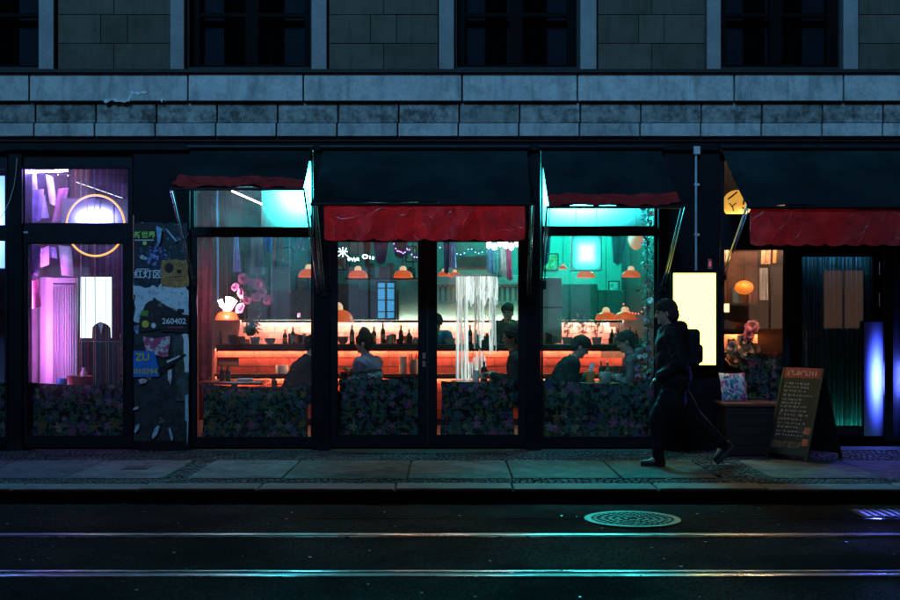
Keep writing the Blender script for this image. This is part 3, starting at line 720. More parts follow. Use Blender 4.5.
    e(hm, Hh(-.018,0,.04), (.112,.092,.100), B, .02); e(hm, Hh(-.055,0,-.03), (.055,.075,.06), B, .03)
    if hairlen: e(hm, Hh(-.05,0,-.02-hairlen/2), (.07,.085,.06+hairlen/2), B, .04)
    if bun: e(hm, Hh(-.02,0,.135), (.065,.07,.055), B, .03); e(hm, Hh(-.075,0,-.03), (.05,.07,.05), B, .03)
    e(hm, Hh(.082,0,-.055), (.075,.1,.09), B, -.02)
    if not hairlen:
        for s_ in (1, -1): e(hm, Hh(.0, s_*.09, -.045), (.05,.03,.05), B, -.02)
    gar('hair', hm, hair, hres*.7, .007, fz=.006)
    if beanie:
        b = []; e(b, Hh(-.014,0,.055), (.115,.096,.098), B, .02); e(b, Hh(.0,0,-.06), (.2,.2,.085), B, -.015)
        gar('beanie', b, beanie, hres*.75, .002)
    ey = mat('eye', (.03,.025,.02), .1)
    for s_ in (1, -1):
        me = MB().sphere(Hh(.078, s_*.031, .008)-base, .011*k, 8, 6).mesh('eye', ey, 60); q = bpy.data.objects.new('eye', me); link(q, o); LOC[q] = base
    if scarf:
        pts = [T(.075*math.cos(q), .08*math.sin(q), .5+.012*math.sin(q*2)) for q in np.linspace(0, 2*PI, 22)[:-1]]
        MB().tube(pts, .036*k, 8, close=True).build('scarf', scarf, o, smooth=60)
    return o
# ------------------------------------------------------------------ awnings
def awning(pt0, pt1, pyt, pb0, pb1, pyb, out, label, roll=None, valance=None, arms=(), seed=0):
    x0, x1 = X(pt0, -.06), X(pt1, -.06); zt_ = Z(pyt, -.06); b0, b1 = X(pb0, -out), X(pb1, -out); zb = Z(pyb, -out)
    t = thing('awning', ((x0+x1)/2, -.06, zb), label, 'awning', 'fabric awnings over the shopfront')
    def P(u, v):
        a = x0+(x1-x0)*u; b = b0+(b1-b0)*u
        sag = -.035*math.sin(PI*v)+.012*math.sin(9*u+2*v+seed)*v+.008*math.sin(23*u+seed)*v
        return Vector((a+(b-a)*v, -.06-(out-.06)*v, zt_+(zb-zt_)*v+sag))
    MB().sheet(P, 40, 14, (0, .003, .004)).build('canopy', M['canvas'], t, smooth=60)
    MB().tube([Vector((b0-.02, -out, zb-.012)), Vector((b1+.02, -out, zb-.012))], .016, 8).build('front_bar', M['frame'], t, smooth=60)
    MB().tube([Vector((x0-.03, -.075, zt_+.03)), Vector((x1+.03, -.075, zt_+.03))], .035, 12).build('roller', M['frame'], t, smooth=60)
    if roll:                                           # valance thrown back over the front edge
        def Q(u, v):
            p = P(u, 1-roll*v*(1+.10*math.sin(4*u+seed)+.03*math.sin(11*u)))
            return p+Vector((0, -.012, .018+.010*math.sin(23*u+6*v+seed+2*math.sin(9*u))*(1 if v < 1 else .3)+.006*math.sin(57*u+9*v+3*math.sin(13*u))*(1 if v < 1 else .3)))
        MB().sheet(Q, 90, 8, (0, .002, .003)).build('folded_valance', M['redvinyl'], t, smooth=60)
    if valance:
        p0, p1, y0, y1, yo = valance; a0, a1 = X(p0, -yo), X(p1, -yo); za, zz = Z(y0, -yo), Z(y1, -yo); n = 8 if a1-a0 < 2.6 else 16
        def V(u, v):
            sc_ = abs(math.sin(u*n*PI)); zb_ = zz+.03*(1-sc_**.5)
            return Vector((a0+(a1-a0)*u, -yo+.022*v*math.sin(15*u+seed)+.014*v*math.sin(41*u+3*v), za+(zb_-za)*v+.004*math.sin(33*u)*(1-v)))
        MB().sheet(V, 140, 10, (0, .003, 0)).build('valance', M['redvinyl'], t, smooth=60)
    for (pa, ya, pb, yb) in arms:
        MB().tube([W(pa, ya, -out), W(pb, yb, -.02)], .012, 8).build('arm', M['arm'], t, smooth=60)
        MB().tube([W(pa, ya, -out)+Vector((.03, 0, 0)), W(pb, yb, -.02)+Vector((.03, 0, 0))], .006, 6).build('arm_cable', M['arm'], t, smooth=60)
        p = W(pb, yb, -.02); MB().box(p.x-.02, p.x+.05, -.03, -.003, p.z-.05, p.z+.05).build('arm_bracket', M['frame'], t)
    return t
M['arm'] = mat('awning_arm_metal', (.16,.17,.18), .3, .8)
awning(191, 311, 150, 172, 303, 188, .93, 'dark awning with red edge folded back above the leftmost restaurant window', roll=.30, arms=[(171, 190, 193, 282), (304, 190, 318, 290)], seed=1)
awning(323, 527, 150, 312, 531, 203, .93, 'wide dark awning with hanging red valance above the double door', valance=(324, 525, 203, 241, .92), arms=[(314, 205, 322, 292), (531, 205, 528, 295)], seed=2)
awning(541, 661, 150, 549, 681, 206, .93, 'dark awning with sagging red edge above the teal lit window', roll=.22, arms=[(547, 207, 541.5, 285), (682, 207, 662, 287)], seed=3)
awning(722, 1010, 150, 748, 1060, 206, 1.25, 'long dark awning with red valance over the entrance at right', valance=(750, 1055, 208, 246, 1.22), arms=[(747, 206, 722, 276)], seed=4)

# ------------------------------------------------------------------ on the facade
# light box sign
lb = thing('light_box', (X(695, -.1), 0, Z(368, -.1)), 'blank glowing white light box on the dark pillar', 'light box')
a, b_, e, f_ = X(671, -.16), X(718, -.16), Z(367, -.16), Z(271, -.16)
MB().box(a, b_, -.15, -.002, e, f_).build('case', M['frame'], lb, bevel=.006)
MB().box(a+.025, b_-.025, -.158, -.15, e+.025, f_-.025).build('lit_panel', glow('lightbox_panel', (1, .84, .13), 5.6), lb)
fr = MB(); fr.box(a-.002, a+.025, -.168, -.151, e, f_); fr.box(b_-.025, b_+.002, -.168, -.151, e, f_); fr.box(a+.025, b_-.025, -.168, -.151, e, e+.025); fr.box(a+.025, b_-.025, -.168, -.151, f_-.025, f_)
fr.build('rim', M['frame'], lb)
dp = thing('drain_pipe', (X(696), -.03, Z(272)), 'thin pale vertical pipe with square cap above the light box', 'pipe')
MB().tube([W(696, 270.5, -.04), W(696, 153, -.04)], .014, 10).build('pipe', mat('galvanised_pipe', (.45,.5,.55), .35, .3), dp, smooth=60)
box('cap', X(692.5), X(699), -.075, -.005, Z(155), Z(147), mat('galvanised_pipe', 0), dp, bevel=.004)
for yy in (185, 235): box('clip', X(693.5), X(698.5), -.058, -.003, Z(yy+1.2), Z(yy-1.2), mat('galvanised_pipe', 0), dp)
hk = thing('bell_plate', (X(709.5), -.01, Z(270)), 'small lit bell plate on the pillar above the light box', 'door bell')
box('plate', X(707.5), X(712), -.012, -.002, Z(269), Z(259), M['chrome'], hk); box('button', X(708.7), X(710.8), -.017, -.012, Z(266.5), Z(261.5), glow('bell_red', (.8,.1,.25), .5), hk)

# posters and stickers on the left pillar
POS = [0]
def torn(p0, p1, y0, y1, j=1.2, n=5, skew=(0,0,0,0)):
    pts = []; cs = [(p0+skew[0], y1), (p1+skew[1], y1), (p1+skew[2], y0), (p0+skew[3], y0)]
    for i in range(4):
        a, b = cs[i], cs[(i+1) % 4]
        for k in range(n): pts.append((a[0]+(b[0]-a[0])*k/n+rnd.uniform(-j, j), a[1]+(b[1]-a[1])*k/n+rnd.uniform(-j, j)))
    return [(X(min(max(p, 133.6), 189.4)), Z(q)) for p, q in pts]
def poster(name, poly, m, label, cat='poster'):
    y = -.0035-.0016*POS[0]; POS[0] += 1
    a = np.array(poly); c_ = (a[:,0].mean(), y, a[:,1].min())
    t = thing(name, c_, label, cat, 'posters and stickers pasted on the pillar')
    MB().prism(poly, y, y+.0014).build('sheet', m, t); return t, y-.0012
ink = lambda n, a, b, s_, th=.5, kind='blot': plane_tex(n, kind, a, b, s_, th)
wt = mat('sticker_white', (.75,.75,.78), .5, var=.05); yg = mat('sticker_green', (.45,.7,.12), .5, var=.1); ye = mat('sticker_yellow', (.7,.55,.05), .5, var=.1)
bk = mat('sticker_black', (.015,.015,.018), .4)
t, y = poster('poster', torn(134, 187, 223, 442, 1.5, 10), ink('torn_black_bill', (.012,.013,.016), (.03,.032,.04), 9), 'large torn black paste-up covering the lower left pillar')
lay = [ink('layer_%d' % i, a, b_, s_, .52) for i, (a, b_, s_) in enumerate((((.5,.52,.56), (.25,.27,.32), 20), ((.04,.05,.07), (.14,.15,.18), 16), ((.1,.12,.3), (.3,.33,.5), 24), ((.3,.05,.1), (.5,.4,.42), 22), ((.06,.08,.05), (.2,.2,.12), 18), ((.62,.64,.68), (.4,.42,.48), 30)))]
for k in range(46):
    cx_, cy_ = rnd.uniform(137, 186), 226+abs(rnd.gauss(0, 1))*75
    if cy_ > 436: continue
    r_ = rnd.uniform(2.0, 6.5); n_ = rnd.randint(4, 7); a0 = rnd.random()*6; yl = y-.0004-.00003*k
    poly = [(X(min(max(cx_+r_*rnd.uniform(.5, 1.3)*math.cos(a0+q*2*PI/n_), 134), 189)), Z(cy_+r_*rnd.uniform(.4, 1.2)*math.sin(a0+q*2*PI/n_))) for q in range(n_)]
    b = MB().prism(poly, yl, yl+.0003); zc0 = Z(cy_); b.v = [(p[0], p[1]-max(0, (zc0-p[2]))*rnd.uniform(0, .12), p[2]) for p in b.v]; b.build('torn_layer', lay[k % 6], t)
POS[0] += 2
t, y = poster('poster', torn(134, 152, 240, 268, 2, 4), ink('bill_navy', (.01,.012,.03), (.05,.06,.1), 14, .55), 'dark navy paste-up scrap left of the blue scribbled one')
t, y = poster('poster', torn(147, 169, 246, 271, 3, 5, (4, 2, -4, 0)), ink('bill_blue_scribble', (.012,.014,.05), (.28,.3,.72), 26, .55), 'blue and white scribbled paste-up on the pillar')
t, y = poster('poster', torn(164, 187, 224, 262, 2, 5, (3, 0, 0, -2)), ink('bill_teal_scratch', (.01,.02,.026), (.12,.22,.26), 18, .62), 'dark scratched bill at the top right of the pillar')
t, y = poster('sticker', torn(134, 156, 223, 246, .4, 2), bk, 'black sticker with green Chinese characters high on the pillar', 'sticker')
text('新世界', (X(134.3), y, Z(237.5)), .082, yg, t)
for k in range(7): box('print_line', X(135.5+k*2.7), X(137.6+k*2.7), y-.001, y, Z(240.6), Z(239.6), wt, t)
MB().lathe([(0, 0), (.022, 0), (.022, .001)], (0,0,0), 16); 
me = MB().prism([(.024*math.cos(q), .024*math.sin(q)) for q in np.linspace(0, 2*PI, 17)[:-1]], 0, .001).mesh('dot', yg)
piece('dot', me, (X(145), y, Z(240.2+3)), t); 
t, y = poster('poster', torn(134, 160, 266, 287, 1.0, 4), ink('bill_ink', (.006,.008,.02), (.02,.025,.06), 8), 'dark bill with three white Chinese characters')
text('红灯区', (X(134.2), y, Z(277.5)), .105, wt, t); 
for k in range(9): box('print_line', X(137+k*1.4), X(138+k*1.4), y-.001, y, Z(269.6), Z(268.6), wt, t)
t, y = poster('poster', torn(134, 156, 286, 321, 2.2, 6, (0, -8, 1, 0)), ink('bill_white_left', (.62,.66,.72), (.3,.36,.42), 17, .58), 'torn white poster left of the crumpled white one')
t, y = poster('poster', [(X(p), Z(q)) for p, q in ((159, 286), (163, 282), (170, 284), (178, 286.5), (186, 287), (189, 291), (189, 318), (183, 314), (174, 309), (165, 305), (159, 301), (154, 297))], ink('bill_white_crumpled', (.68,.7,.75), (.33,.36,.42), 30, .56), 'large crumpled white poster with grey print on the pillar')
box('print_block', X(177.5), X(184.5), y-.0005, y+.0005, Z(313), Z(309), bk, t)
t, y = poster('poster', torn(161, 189, 260, 287, .8, 4, (1, 0, 0, 1)), ink('bill_orange', (.5,.24,.07), (.36,.15,.04), 12), 'orange paper notice with dark round stamp')
me = MB().prism([(.05*math.cos(q), .058*math.sin(q)) for q in np.linspace(0, 2*PI, 21)[:-1]], 0, .001).mesh('stamp', bk); piece('stamp', me, (X(169.5), y, Z(268)), t)
text('小', (X(176.5), y, Z(266.5)), .075, bk, t); box('print_block', X(177.2), X(181.8), y-.001, y, Z(273.5), Z(269.5), bk, t)
for k in range(6): box('print_line', X(166+k*3), X(168+k*3), y-.001, y, Z(278.2-k*.3), Z(277.2-k*.3), bk, t)
t, y = poster('poster', [(X(p), Z(q)) for p, q in ((139, 332), (150, 331), (162.5, 329), (162, 318), (163.5, 311), (159, 305), (154, 300), (150, 301), (146, 304), (144, 309), (141, 314), (139.5, 322))], ink('bill_dark_face', (.02,.012,.016), (.2,.07,.08), 13, .62), 'torn dark poster with reddish picture')
box('print_block', X(141.5), X(148.5), y-.001, y, Z(316), Z(310.5), mat('print_green', (.12,.28,.05), .5), t)
me = MB().prism([(.04*math.cos(q), .042*math.sin(q)) for q in np.linspace(0, 2*PI, 17)[:-1]], 0, .001).mesh('dot', ye); piece('dot', me, (X(145.8), y, Z(324)), t)
me2 = MB().prism([(.026*math.cos(q), .03*math.sin(q)) for q in np.linspace(0, 2*PI, 13)[:-1]], 0, .001).mesh('dot', wt); piece('dot', me2, (X(154), y, Z(325.5)), t)
t, y = poster('sticker', torn(161, 189, 315, 332, .6, 3), bk, 'black sticker strip with the white digits 260402', 'sticker')
text('260402', (X(162.5), y, Z(323.8)), .092, wt, t); box('print_line', X(168), X(184), y-.001, y, Z(328), Z(326.5), mat('print_pink', (.35,.05,.12), .5), t)
t, y = poster('sticker', torn(143, 171, 337, 356, 1.5, 4, (3, -2, 0, 0)), ink('bill_pink', (.55,.06,.16), (.75,.68,.72), 22, .55), 'torn pink and white sticker below the digits', 'sticker')
t, y = poster('poster', torn(171, 189.3, 334, 400, 1.5, 6, (6, 0, 0, 2)), ink('bill_olive', (.025,.035,.025), (.07,.08,.09), 10), 'dark olive bill on the right of the pillar')
t, y = poster('poster', torn(183, 189.3, 334, 372, .8, 6, (3, 0, 0, 0)), wt, 'narrow torn white paper edge on the right of the pillar')
t, y = poster('poster', [(X(p), Z(q)) for p, q in ((134, 377), (160, 376.5), (160, 371), (157.5, 362), (155, 351.5), (148, 351), (134, 350.6))], ink('bill_blue', (.02,.17,.62), (.015,.13,.5), 7), 'bright blue poster with yellow letters on the pillar')
text('ZU', (X(136), y, Z(360.5)), .12, ye, t); text('010394', (X(134.6), y, Z(374)), .09, ye, t)
t, y = poster('poster', [(X(p), Z(q)) for p, q in ((160, 374.5), (187, 355.5), (186, 353.5), (158, 370))], mat('scrap_black', (.01,.01,.012), .4), 'diagonal black paper strip with white edge')
MB().prism([(X(p), Z(q)) for p, q in ((168, 363), (180, 357), (181, 355), (167, 361))], y-.001, y).build('white_edge', wt, t)
def scrap(pts, m, label): poster('paper_scrap', [(X(p), Z(q)) for p, q in pts], m, label, 'paper scrap')
scrap([(139, 379.5), (143, 378), (148, 380), (146, 383), (141, 384)], ink('scrap_pink', (.6,.2,.3), (.7,.7,.72), 60), 'small pink and white scrap under the blue poster')
scrap([(168.5, 370), (172.5, 369), (172.5, 378), (171, 385), (170, 381), (168.5, 380)], ink('scrap_rose', (.7,.35,.42), (.75,.75,.78), 50), 'short pinkish hanging scrap beside the blue poster')
sb = mat('scrap_bluewhite', (.42,.5,.62), .6, var=.35, vs_=30)
scrap([(133.7, 408.5), (135.5, 407), (139, 406), (139, 409), (134, 410)], sb, 'tiny white horizontal paper scrap low on the pillar')
scrap([(135, 431), (137, 425), (140.5, 423.5), (139.5, 429), (136, 433)], sb, 'leftmost of the three slanting white paper scraps near the pillar foot')
scrap([(152.5, 437), (155, 429), (158, 425.5), (160.5, 426), (158, 434), (154, 438.5)], sb, 'middle of the three slanting white paper scraps near the pillar foot')
scrap([(169, 428), (171, 427.5), (174, 437), (173, 441), (171, 437)], sb, 'rightmost of the three slanting white paper scraps near the pillar foot')
scrap([(186, 396), (189, 394), (189.3, 418), (188.6, 440), (187.6, 445), (187.8, 421), (186, 420)], sb, 'long pale paper strip hanging at the pillar right edge')
scrap([(157, 226), (163, 229), (161, 243), (158.5, 245), (158, 236)], mat('scrap_sky', (.2,.4,.62), .5, var=.3, vs_=30), 'light blue curled scrap beside the green characters')
scrap([(166, 229), (168, 229.5), (178, 241), (176.5, 242)], sb, 'thin pale diagonal scrap at the pillar top')

# ------------------------------------------------------------------ bench, cushion, chalkboard
bx0, bx1, by0, by1, bz = X(722, -.5), X(784, -.5), -.62, -.1, Z(403, -.55)
bn = thing('bench', ((bx0+bx1)/2, (by0+by1)/2, 0), 'low dark wooden box bench below the window beside the chalkboard', 'bench')
MB().box(bx0, bx1, by0, by1, bz-.035, bz).build('seat_board', mat('bench_top_red_brown', (.16,.06,.05), .35, var=.35, vs_=9), bn, bevel=.006)
for k in range(5):
    h = (bz-.045)/5; MB().box(bx0+.03, bx1-.03, by0+.03, by0+.055, .01+k*h, .01+(k+1)*h-.006).build('front_board', M['blackwood'], bn, bevel=.003)
for a in (bx0+.02, bx1-.08):
    for b_ in (by0+.015, by1-.08): MB().box(a, a+.06, b_, b_+.06, .001, bz-.036).build('leg', M['blackwood'], bn)
for a in (bx0+.028, bx1-.053): MB().box(a, a+.02, by0+.08, by1-.085, .02, bz-.04).build('side_board', M['blackwood'], bn)
def cushion(name, cx, cy, cz, w_, h_, th, m, rot, label):
    b = MB(); n = 14
    def f(sg):
        def g(u, v):
            a, c_ = 2*u-1, 2*v-1; k = (1-abs(a)**3.5)*(1-abs(c_)**3.5); pin = 1-.07*(1-c_*c_) ; pin2 = 1-.07*(1-a*a)
            return (a*w_/2*pin, sg*th/2*k**.55, c_*h_/2*pin2)
        return g
    b.sheet(f(1), n, n); b.sheet(f(-1), n, n); me = b.mesh(name, m, 80)
    o = bpy.data.objects.new(name, me); link(o); o.location = (cx, cy, cz); o.rotation_euler = rot; LOC[o] = Vector((cx, cy, cz)); return tag(o, label, 'cushion')
cushion('cushion', X(734, -.3), -.27, bz+.155, .32, .34, .13, M['floralb'], (R(-14), 0, R(12)), 'square bright floral cushion leaning on the bench')
# A-board
ab = thing('chalkboard', (X(806, -.9), -.9, 0), 'black folding chalkboard with red header on the pavement', 'a-board')
fdir = Vector((-.80, -.60, 0)); sdir = Vector((.60, -.80, 0))
apex = Vector((X(804, -.8), -.8, .97)); hw = .235
def leaf(sg, name, m):
    foot = apex+fdir*sg*.30; foot.z = .0
    def P(s_, u, d=0): 
        p = apex+(foot-apex)*u+sdir*s_*hw; n = ((foot-apex).cross(sdir)).normalized(); n = n if n.dot(fdir*sg) > 0 else -n; return p+n*d
    b = MB()
    def quad(s0, s1, u0, u1, d0, d1):
        v = [P(s0,u0,d0),P(s1,u0,d0),P(s1,u1,d0),P(s0,u1,d0),P(s0,u0,d1),P(s1,u0,d1),P(s1,u1,d1),P(s0,u1,d1)]
        return v, [(0,1,2,3),(7,6,5,4),(0,4,5,1),(1,5,6,2),(2,6,7,3),(3,7,4,0)]
    board = MB().add(*quad(-1, 1, .0, .88, -.008, .006)).build(name, m, ab)
    for s0, s1 in ((-1.12, -1.0), (1.0, 1.12)): MB().add(*quad(s0, s1, 0, 1, -.012, .012)).build('leg', M['blackwood'], ab)
    MB().add(*quad(-1, 1, .881, .94, -.01, .01)).build('rail', M['blackwood'], ab)
    return P, quad, board
cb = ink('chalk_smear', (.014,.013,.015), (.05,.045,.05), 5, .6)
P1, q1, b1 = leaf(1, 'front_board', cb); P2, q2, b2 = leaf(-1, 'back_board', mat('board_back', (.01,.01,.012), .5))
MB().add(*q1(-1, 1, .0, .11, .0062, .0085)).build('header', ink('header_red', (.55,.05,.04), (.38,.03,.03), 20), b1)
chk = mat('chalk', (.42,.38,.4), .8, var=.3, vs_=40); chr_ = mat('chalk_header', (.75,.5,.45), .8)
hd = MB(); s_ = -.82
while s_ < .78:
    l = rnd.uniform(.07, .15)
    for _ in range(3):
        if rnd.random() < .55: a = s_+rnd.random()*l*.8; hd.add(*q1(a, a+.03, .03+rnd.uniform(0,.01), .075+rnd.uniform(0,.012), .0086, .0095))
        else: c_ = rnd.choice((.03, .05, .07)); hd.add(*q1(s_, s_+l*rnd.uniform(.5,1), c_, c_+.012, .0086, .0095))
    s_ += l+.05
hd.build('chalk_writing', chr_, b1, kind='stuff')
wr = MB(); u = .16
while u < .74:
    s_ = -.85; end = rnd.uniform(.1, .8)
    while s_ < end:
        l = rnd.uniform(.05, .2)
        for _ in range(int(l/.035)+1):
            a = s_+rnd.random()*l; hh = rnd.uniform(.006, .02); wr.add(*q1(a, a+rnd.uniform(.015,.05), u+rnd.uniform(0,.012), u+rnd.uniform(.012,.012+hh), .0062, .0068))
        s_ += l+.06
    u += rnd.uniform(.036, .05)
wr.build('chalk_writing', chk, b1, kind='stuff')
for u0, c_ in ((.64, (.6,.12,.05)), (.76, (.6,.14,.06))): MB().add(*q1(.66, .98, u0, u0+.075, .0062, .0085)).build('orange_sticker', mat('sticker_orange', c_, .5), b1)
MB().add(*q1(-.95, .6, .80, .87, .0062, .0085)).build('footer_print', ink('footer_pic', (.2,.12,.06), (.04,.03,.03), 22), b1)
MB().tube([apex+sdir*-.16+Vector((0,0,-.3))+fdir*.1, apex+sdir*-.16+Vector((0,0,-.3))-fdir*.1], .004, 5).build('chain', M['frame'], ab)

# ------------------------------------------------------------------ floral cloths hung behind the glass
def cloth(p0, p1, yl, yr, bot, label, y=.17, sag=.022, inset=0):
    def P(u, v):
        x = X(p0+inset*v*.0, y)+(X(p1, y)-X(p0, y))*u; zt_ = Z(yl+(yr-yl)*u, y)-sag*4*u*(1-u)
        return Vector((x+.01*math.sin(5*v+u*3), y+.018*math.sin(u*34+1.5*math.sin(u*7))*(.4+.6*v), zt_+(Z(bot, y)-zt_)*v))
    o = MB().sheet(P, 70, 10, (0, .002, 0)).build('floral_cloth', M['floral'], smooth=60, label=label, cat='cloth', group='floral cloths behind the glass')
    return o
cloth(27, 126, 382, 384, 446, 'dark floral cloth behind the glass of the purple lit door')
cloth(-98, 6, 380, 382, 446, 'dark floral cloth behind the window at the left edge')
cloth(203, 306, 384, 386, 446, 'dark floral cloth behind the window with the red folded awning')
cloth(339, 419, 379, 376, 444, 'dark floral cloth behind the left leaf of the double door')
cloth(441, 514, 381, 379, 444, 'dark floral cloth behind the right leaf of the double door')
cloth(545, 655, 377, 378, 446, 'dark floral cloth sagging below the couple in the teal window', sag=.075)
cloth(747, 786, 352, 356, 405, 'dark floral cloth behind the bench window', y=.3)
# ------------------------------------------------------------------ interior: bar wall, kitchen, lamps
x0, x1 = XA+.06, XD-.06
YW = 3.1                                                  # front of the bar wall
zc_ = Z(345.5, YW-.1)
bar = thing('bar_counter', (0, YW+.2, 0), 'long bar counter faced with glowing orange tiles', 'counter')
box('core', x0, x1, YW+.035, YW+.42, 0.002, zc_-.05, M['grout'], bar)
box('counter_top', x0, x1, YW-.10, YW+.46, zc_-.045, zc_+.012, M['blackwood'], bar, bevel=.006)
th_, tw = .124, .60
tile = MB().box(.004, tw-.004, 0, .03, .006, th_-.006).mesh('tile', M['tileo'])
k = 0; z = zc_-.05-th_
while z > .02:
    x = x0-(tw/2 if k % 2 else 0)
    while x < x1-.05:
        if x >= x0-.01 and x+tw < x1+.01: piece('tile', tile, (x, YW, z), bar)
        x += tw
    z -= th_; k += 1
def led(name, xa, xb, y, z, label, h=.016, m=None):
    t = thing(name, ((xa+xb)/2, y, z), label, 'led strip', 'warm light strips')
    box('channel', xa, xb, y-.014, y+.012, z+h+.0005, z+h+.008, M['flash'], t); box('diffuser', xa, xb, y-.012, y+.010, z, z+h, m or M['led'], t)
    box('lip', xa, xb, y-.026, y-.016, z-.012, z+h+.008, M['flash'], t); return t
led('led_strip', x0, x1, YW-.055, zc_-.070, 'warm light strip under the edge of the bar counter top')
sh = thing('wall_shelf', (0, YW-.15, .7), 'narrow shelf along the bar front at table height', 'shelf')
box('board', x0, x1, YW-.2, YW-.002, .70, .735, M['wood'], sh, bevel=.004)
led('led_strip', x0, x1, YW-.03, .672, 'warm light strip below the narrow shelf of the bar', .012)
# back kitchen wall
tb = thing('backsplash', (0, YB, 1.0), 'rose brick tile backsplash behind the bar', 'tiled wall')
zt0 = Z(320.5, YB-.1); br = MB().box(.003, .197, -.02, -.001, .003, .097).mesh('brick_tile', M['tilep'])
box('mortar', x0, x1, YB-.012, YB-.002, .9, zt0, M['grout'], tb)
for k in range(6):
    x = x0-(.1 if k % 2 else 0)
    while x < x1-.2:
        if x > x0-.01: piece('brick_tile', br, (x, YB-.004, zt0-.1*(k+1)), tb)
        x += .2
cb_ = thing('wall_cabinets', (0, YB-.2, zt0), 'row of dark teal wall cabinets above the kitchen backsplash', 'cabinet')
xa = x0
while xa < x1-.3:
    if xa < X(425, YB) < xa+.62 or X(425, YB) < xa < X(525, YB): xa += .62; continue
    zz = Z(rnd.choice((281, 284, 290)), YB-.3)
    box('cabinet', xa+.004, xa+.612, YB-.32, YB-.004, zt0+.01, zz, M['cab'], cb_, bevel=.006)
    MB().box(xa+.28, xa+.33, YB-.335, YB-.322, zt0+.05, zt0+.12).build('handle', M['chrome'], cb_); xa += .62
led('led_strip', x0, x1, YB-.16, zt0-.02, 'warm light strip under the wall cabinets', .016, glow('led_pink', (1, .52, .4), 190))
# open upper shelf with goods
us = thing('upper_shelf', (X(382, 3.6), 3.6, 2.2), 'dark hanging shelf behind the two orange pendant lamps', 'shelf')
xa, xb = X(346, 3.6), X(418, 3.6); zz = Z(278, 3.6)
box('board', xa, xb, 3.45, 3.8, zz-.03, zz, M['blackwood'], us)
for a in (xa+.05, xb-.07): MB().tube([(a, 3.6, zz), (a, 3.6, ZC)], .008, 6).build('rod', M['frame'], us)
# kitchen hood with slats
hd = thing('extractor_hood', (X(478, 4.3), 4.4, 1.7), 'white kitchen extractor hood with a row of slats', 'extractor hood')
xa, xb = X(424, 4.2), X(532, 4.2); z0, z1_ = Z(285, 4.2), Z(275, 4.2)
box('canopy', xa, xb, 4.2, 5.15, z0, z1_, M['white'], hd, bevel=.01)
n = 20
for k in range(n): box('slat', xa+(xb-xa)*(k+.25)/n, xa+(xb-xa)*(k+.75)/n, 4.22, 4.26, Z(301, 4.2), z0-.002, M['white'], hd)
box('rail', xa, xb, 4.2, 4.28, Z(304, 4.2), Z(301.2, 4.2), M['white'], hd)
# drinks fridge glowing blue
fg = thing('drinks_fridge', (X(386, 4.7), 4.9, 1.2), 'drinks fridge with blue glowing glass door', 'fridge')
xa, xb = X(376, 4.6), X(396, 4.6); z0, z1_ = Z(320, 4.6), Z(281, 4.6)
box('case', xa, xb, 4.62, 5.15, z0, z1_, M['cab'], fg); cxm = (xa+xb)/2
for a, b_ in ((xa+.03, cxm-.02), (cxm+.02, xb-.03)):
    box('lit_back', a, b_, 4.60, 4.62, z0+.03, z1_-.03, glow('fridge_blue', (.08,.45,.9), .8), fg)
for k in range(3): box('shelf', xa+.03, xb-.03, 4.585, 4.598, z0+.12+.18*k, z0+.135+.18*k, M['frame'], fg)
fr2 = thing('tall_fridge', (X(551, 3.7), 3.9, .9), 'pale tall fridge at the left of the teal kitchen', 'fridge')
box('body', X(538, 3.6), X(562, 3.6), 3.6, 4.2, 1.15, Z(277, 3.6), M['white'], fr2, bevel=.015); box('door_seam', X(538, 3.6), X(562, 3.6), 3.595, 3.6, Z(308, 3.6), Z(307, 3.6), M['dark'], fr2)

def pendant(p, yb, wpx, Y, label, on=1.0):
    t = thing('pendant_lamp', (X(p, Y), Y, Z(yb, Y)), label, 'pendant lamp', 'orange pendant lamps'); r = wpx/2/S(Y); c_ = (X(p, Y), Y, Z(yb, Y))
    MB().lathe([(r, 0), (r*.97, r*.18), (r*.86, r*.42), (r*.66, r*.62), (r*.36, r*.72), (r*.34, r*.70), (r*.62, r*.58), (r*.82, r*.38), (r*.93, r*.15), (r*.96, 0)], c_, 28).build('shade', M['shade'], t, smooth=50)
    MB().lathe([(r*.36, r*.71), (r*.34, r*.95), (r*.22, r*1.12), (r*.06, r*1.16)], c_, 18).build('cap', M['capl'], t, smooth=50)
    MB().tube([(c_[0], Y, c_[2]+r*1.1), (c_[0], Y, ZC)], .004, 5).build('cord', M['dark'], t)
    MB().sphere((c_[0], Y, c_[2]+r*.3), r*.24).build('bulb', M['bulb'], t, smooth=80)
M['shade'] = mat('orange_glass_shade', (.8,.16,.03), .3, var=.08, emit=(1,.14,.03), estr=.5)
M['capl'] = mat('lit_cream_cap', (.8,.6,.4), .4, emit=(1,.62,.36), estr=.8)
M['bulb'] = glow('warm_bulb', (1,.6,.32), 35)
pendant(227, 320, 24, 1.3, 'orange pendant lamp among the pink flowers')
pendant(309, 277, 22, 1.6, 'orange pendant lamp half hidden by the pillar right of the teal light')
pendant(358, 277.5, 20, 1.5, 'left one of two orange pendant lamps behind the left door leaf')
pendant(403, 277.5, 20, 1.5, 'right one of two orange pendant lamps behind the left door leaf')
pendant(337, 322, 34, 1.1, 'large low orange pendant lamp at the left edge of the double door')
pendant(444, 276, 13, 2.4, 'left one of two small orange pendant lamps beside the hanging towels')
pendant(455, 276.5, 12, 2.4, 'right one of two small orange pendant lamps beside the hanging towels')
pendant(586, 277.5, 19, 1.5, 'orange pendant lamp in front of the square teal light')
pendant(631, 277, 19, 1.5, 'orange pendant lamp beside the flower garland in the teal window')
pendant(606, 320, 22, 2.2, 'left one of two low orange pendant lamps above the seated couple')
pendant(625, 320, 23, 2.0, 'right one of two low orange pendant lamps above the seated couple')
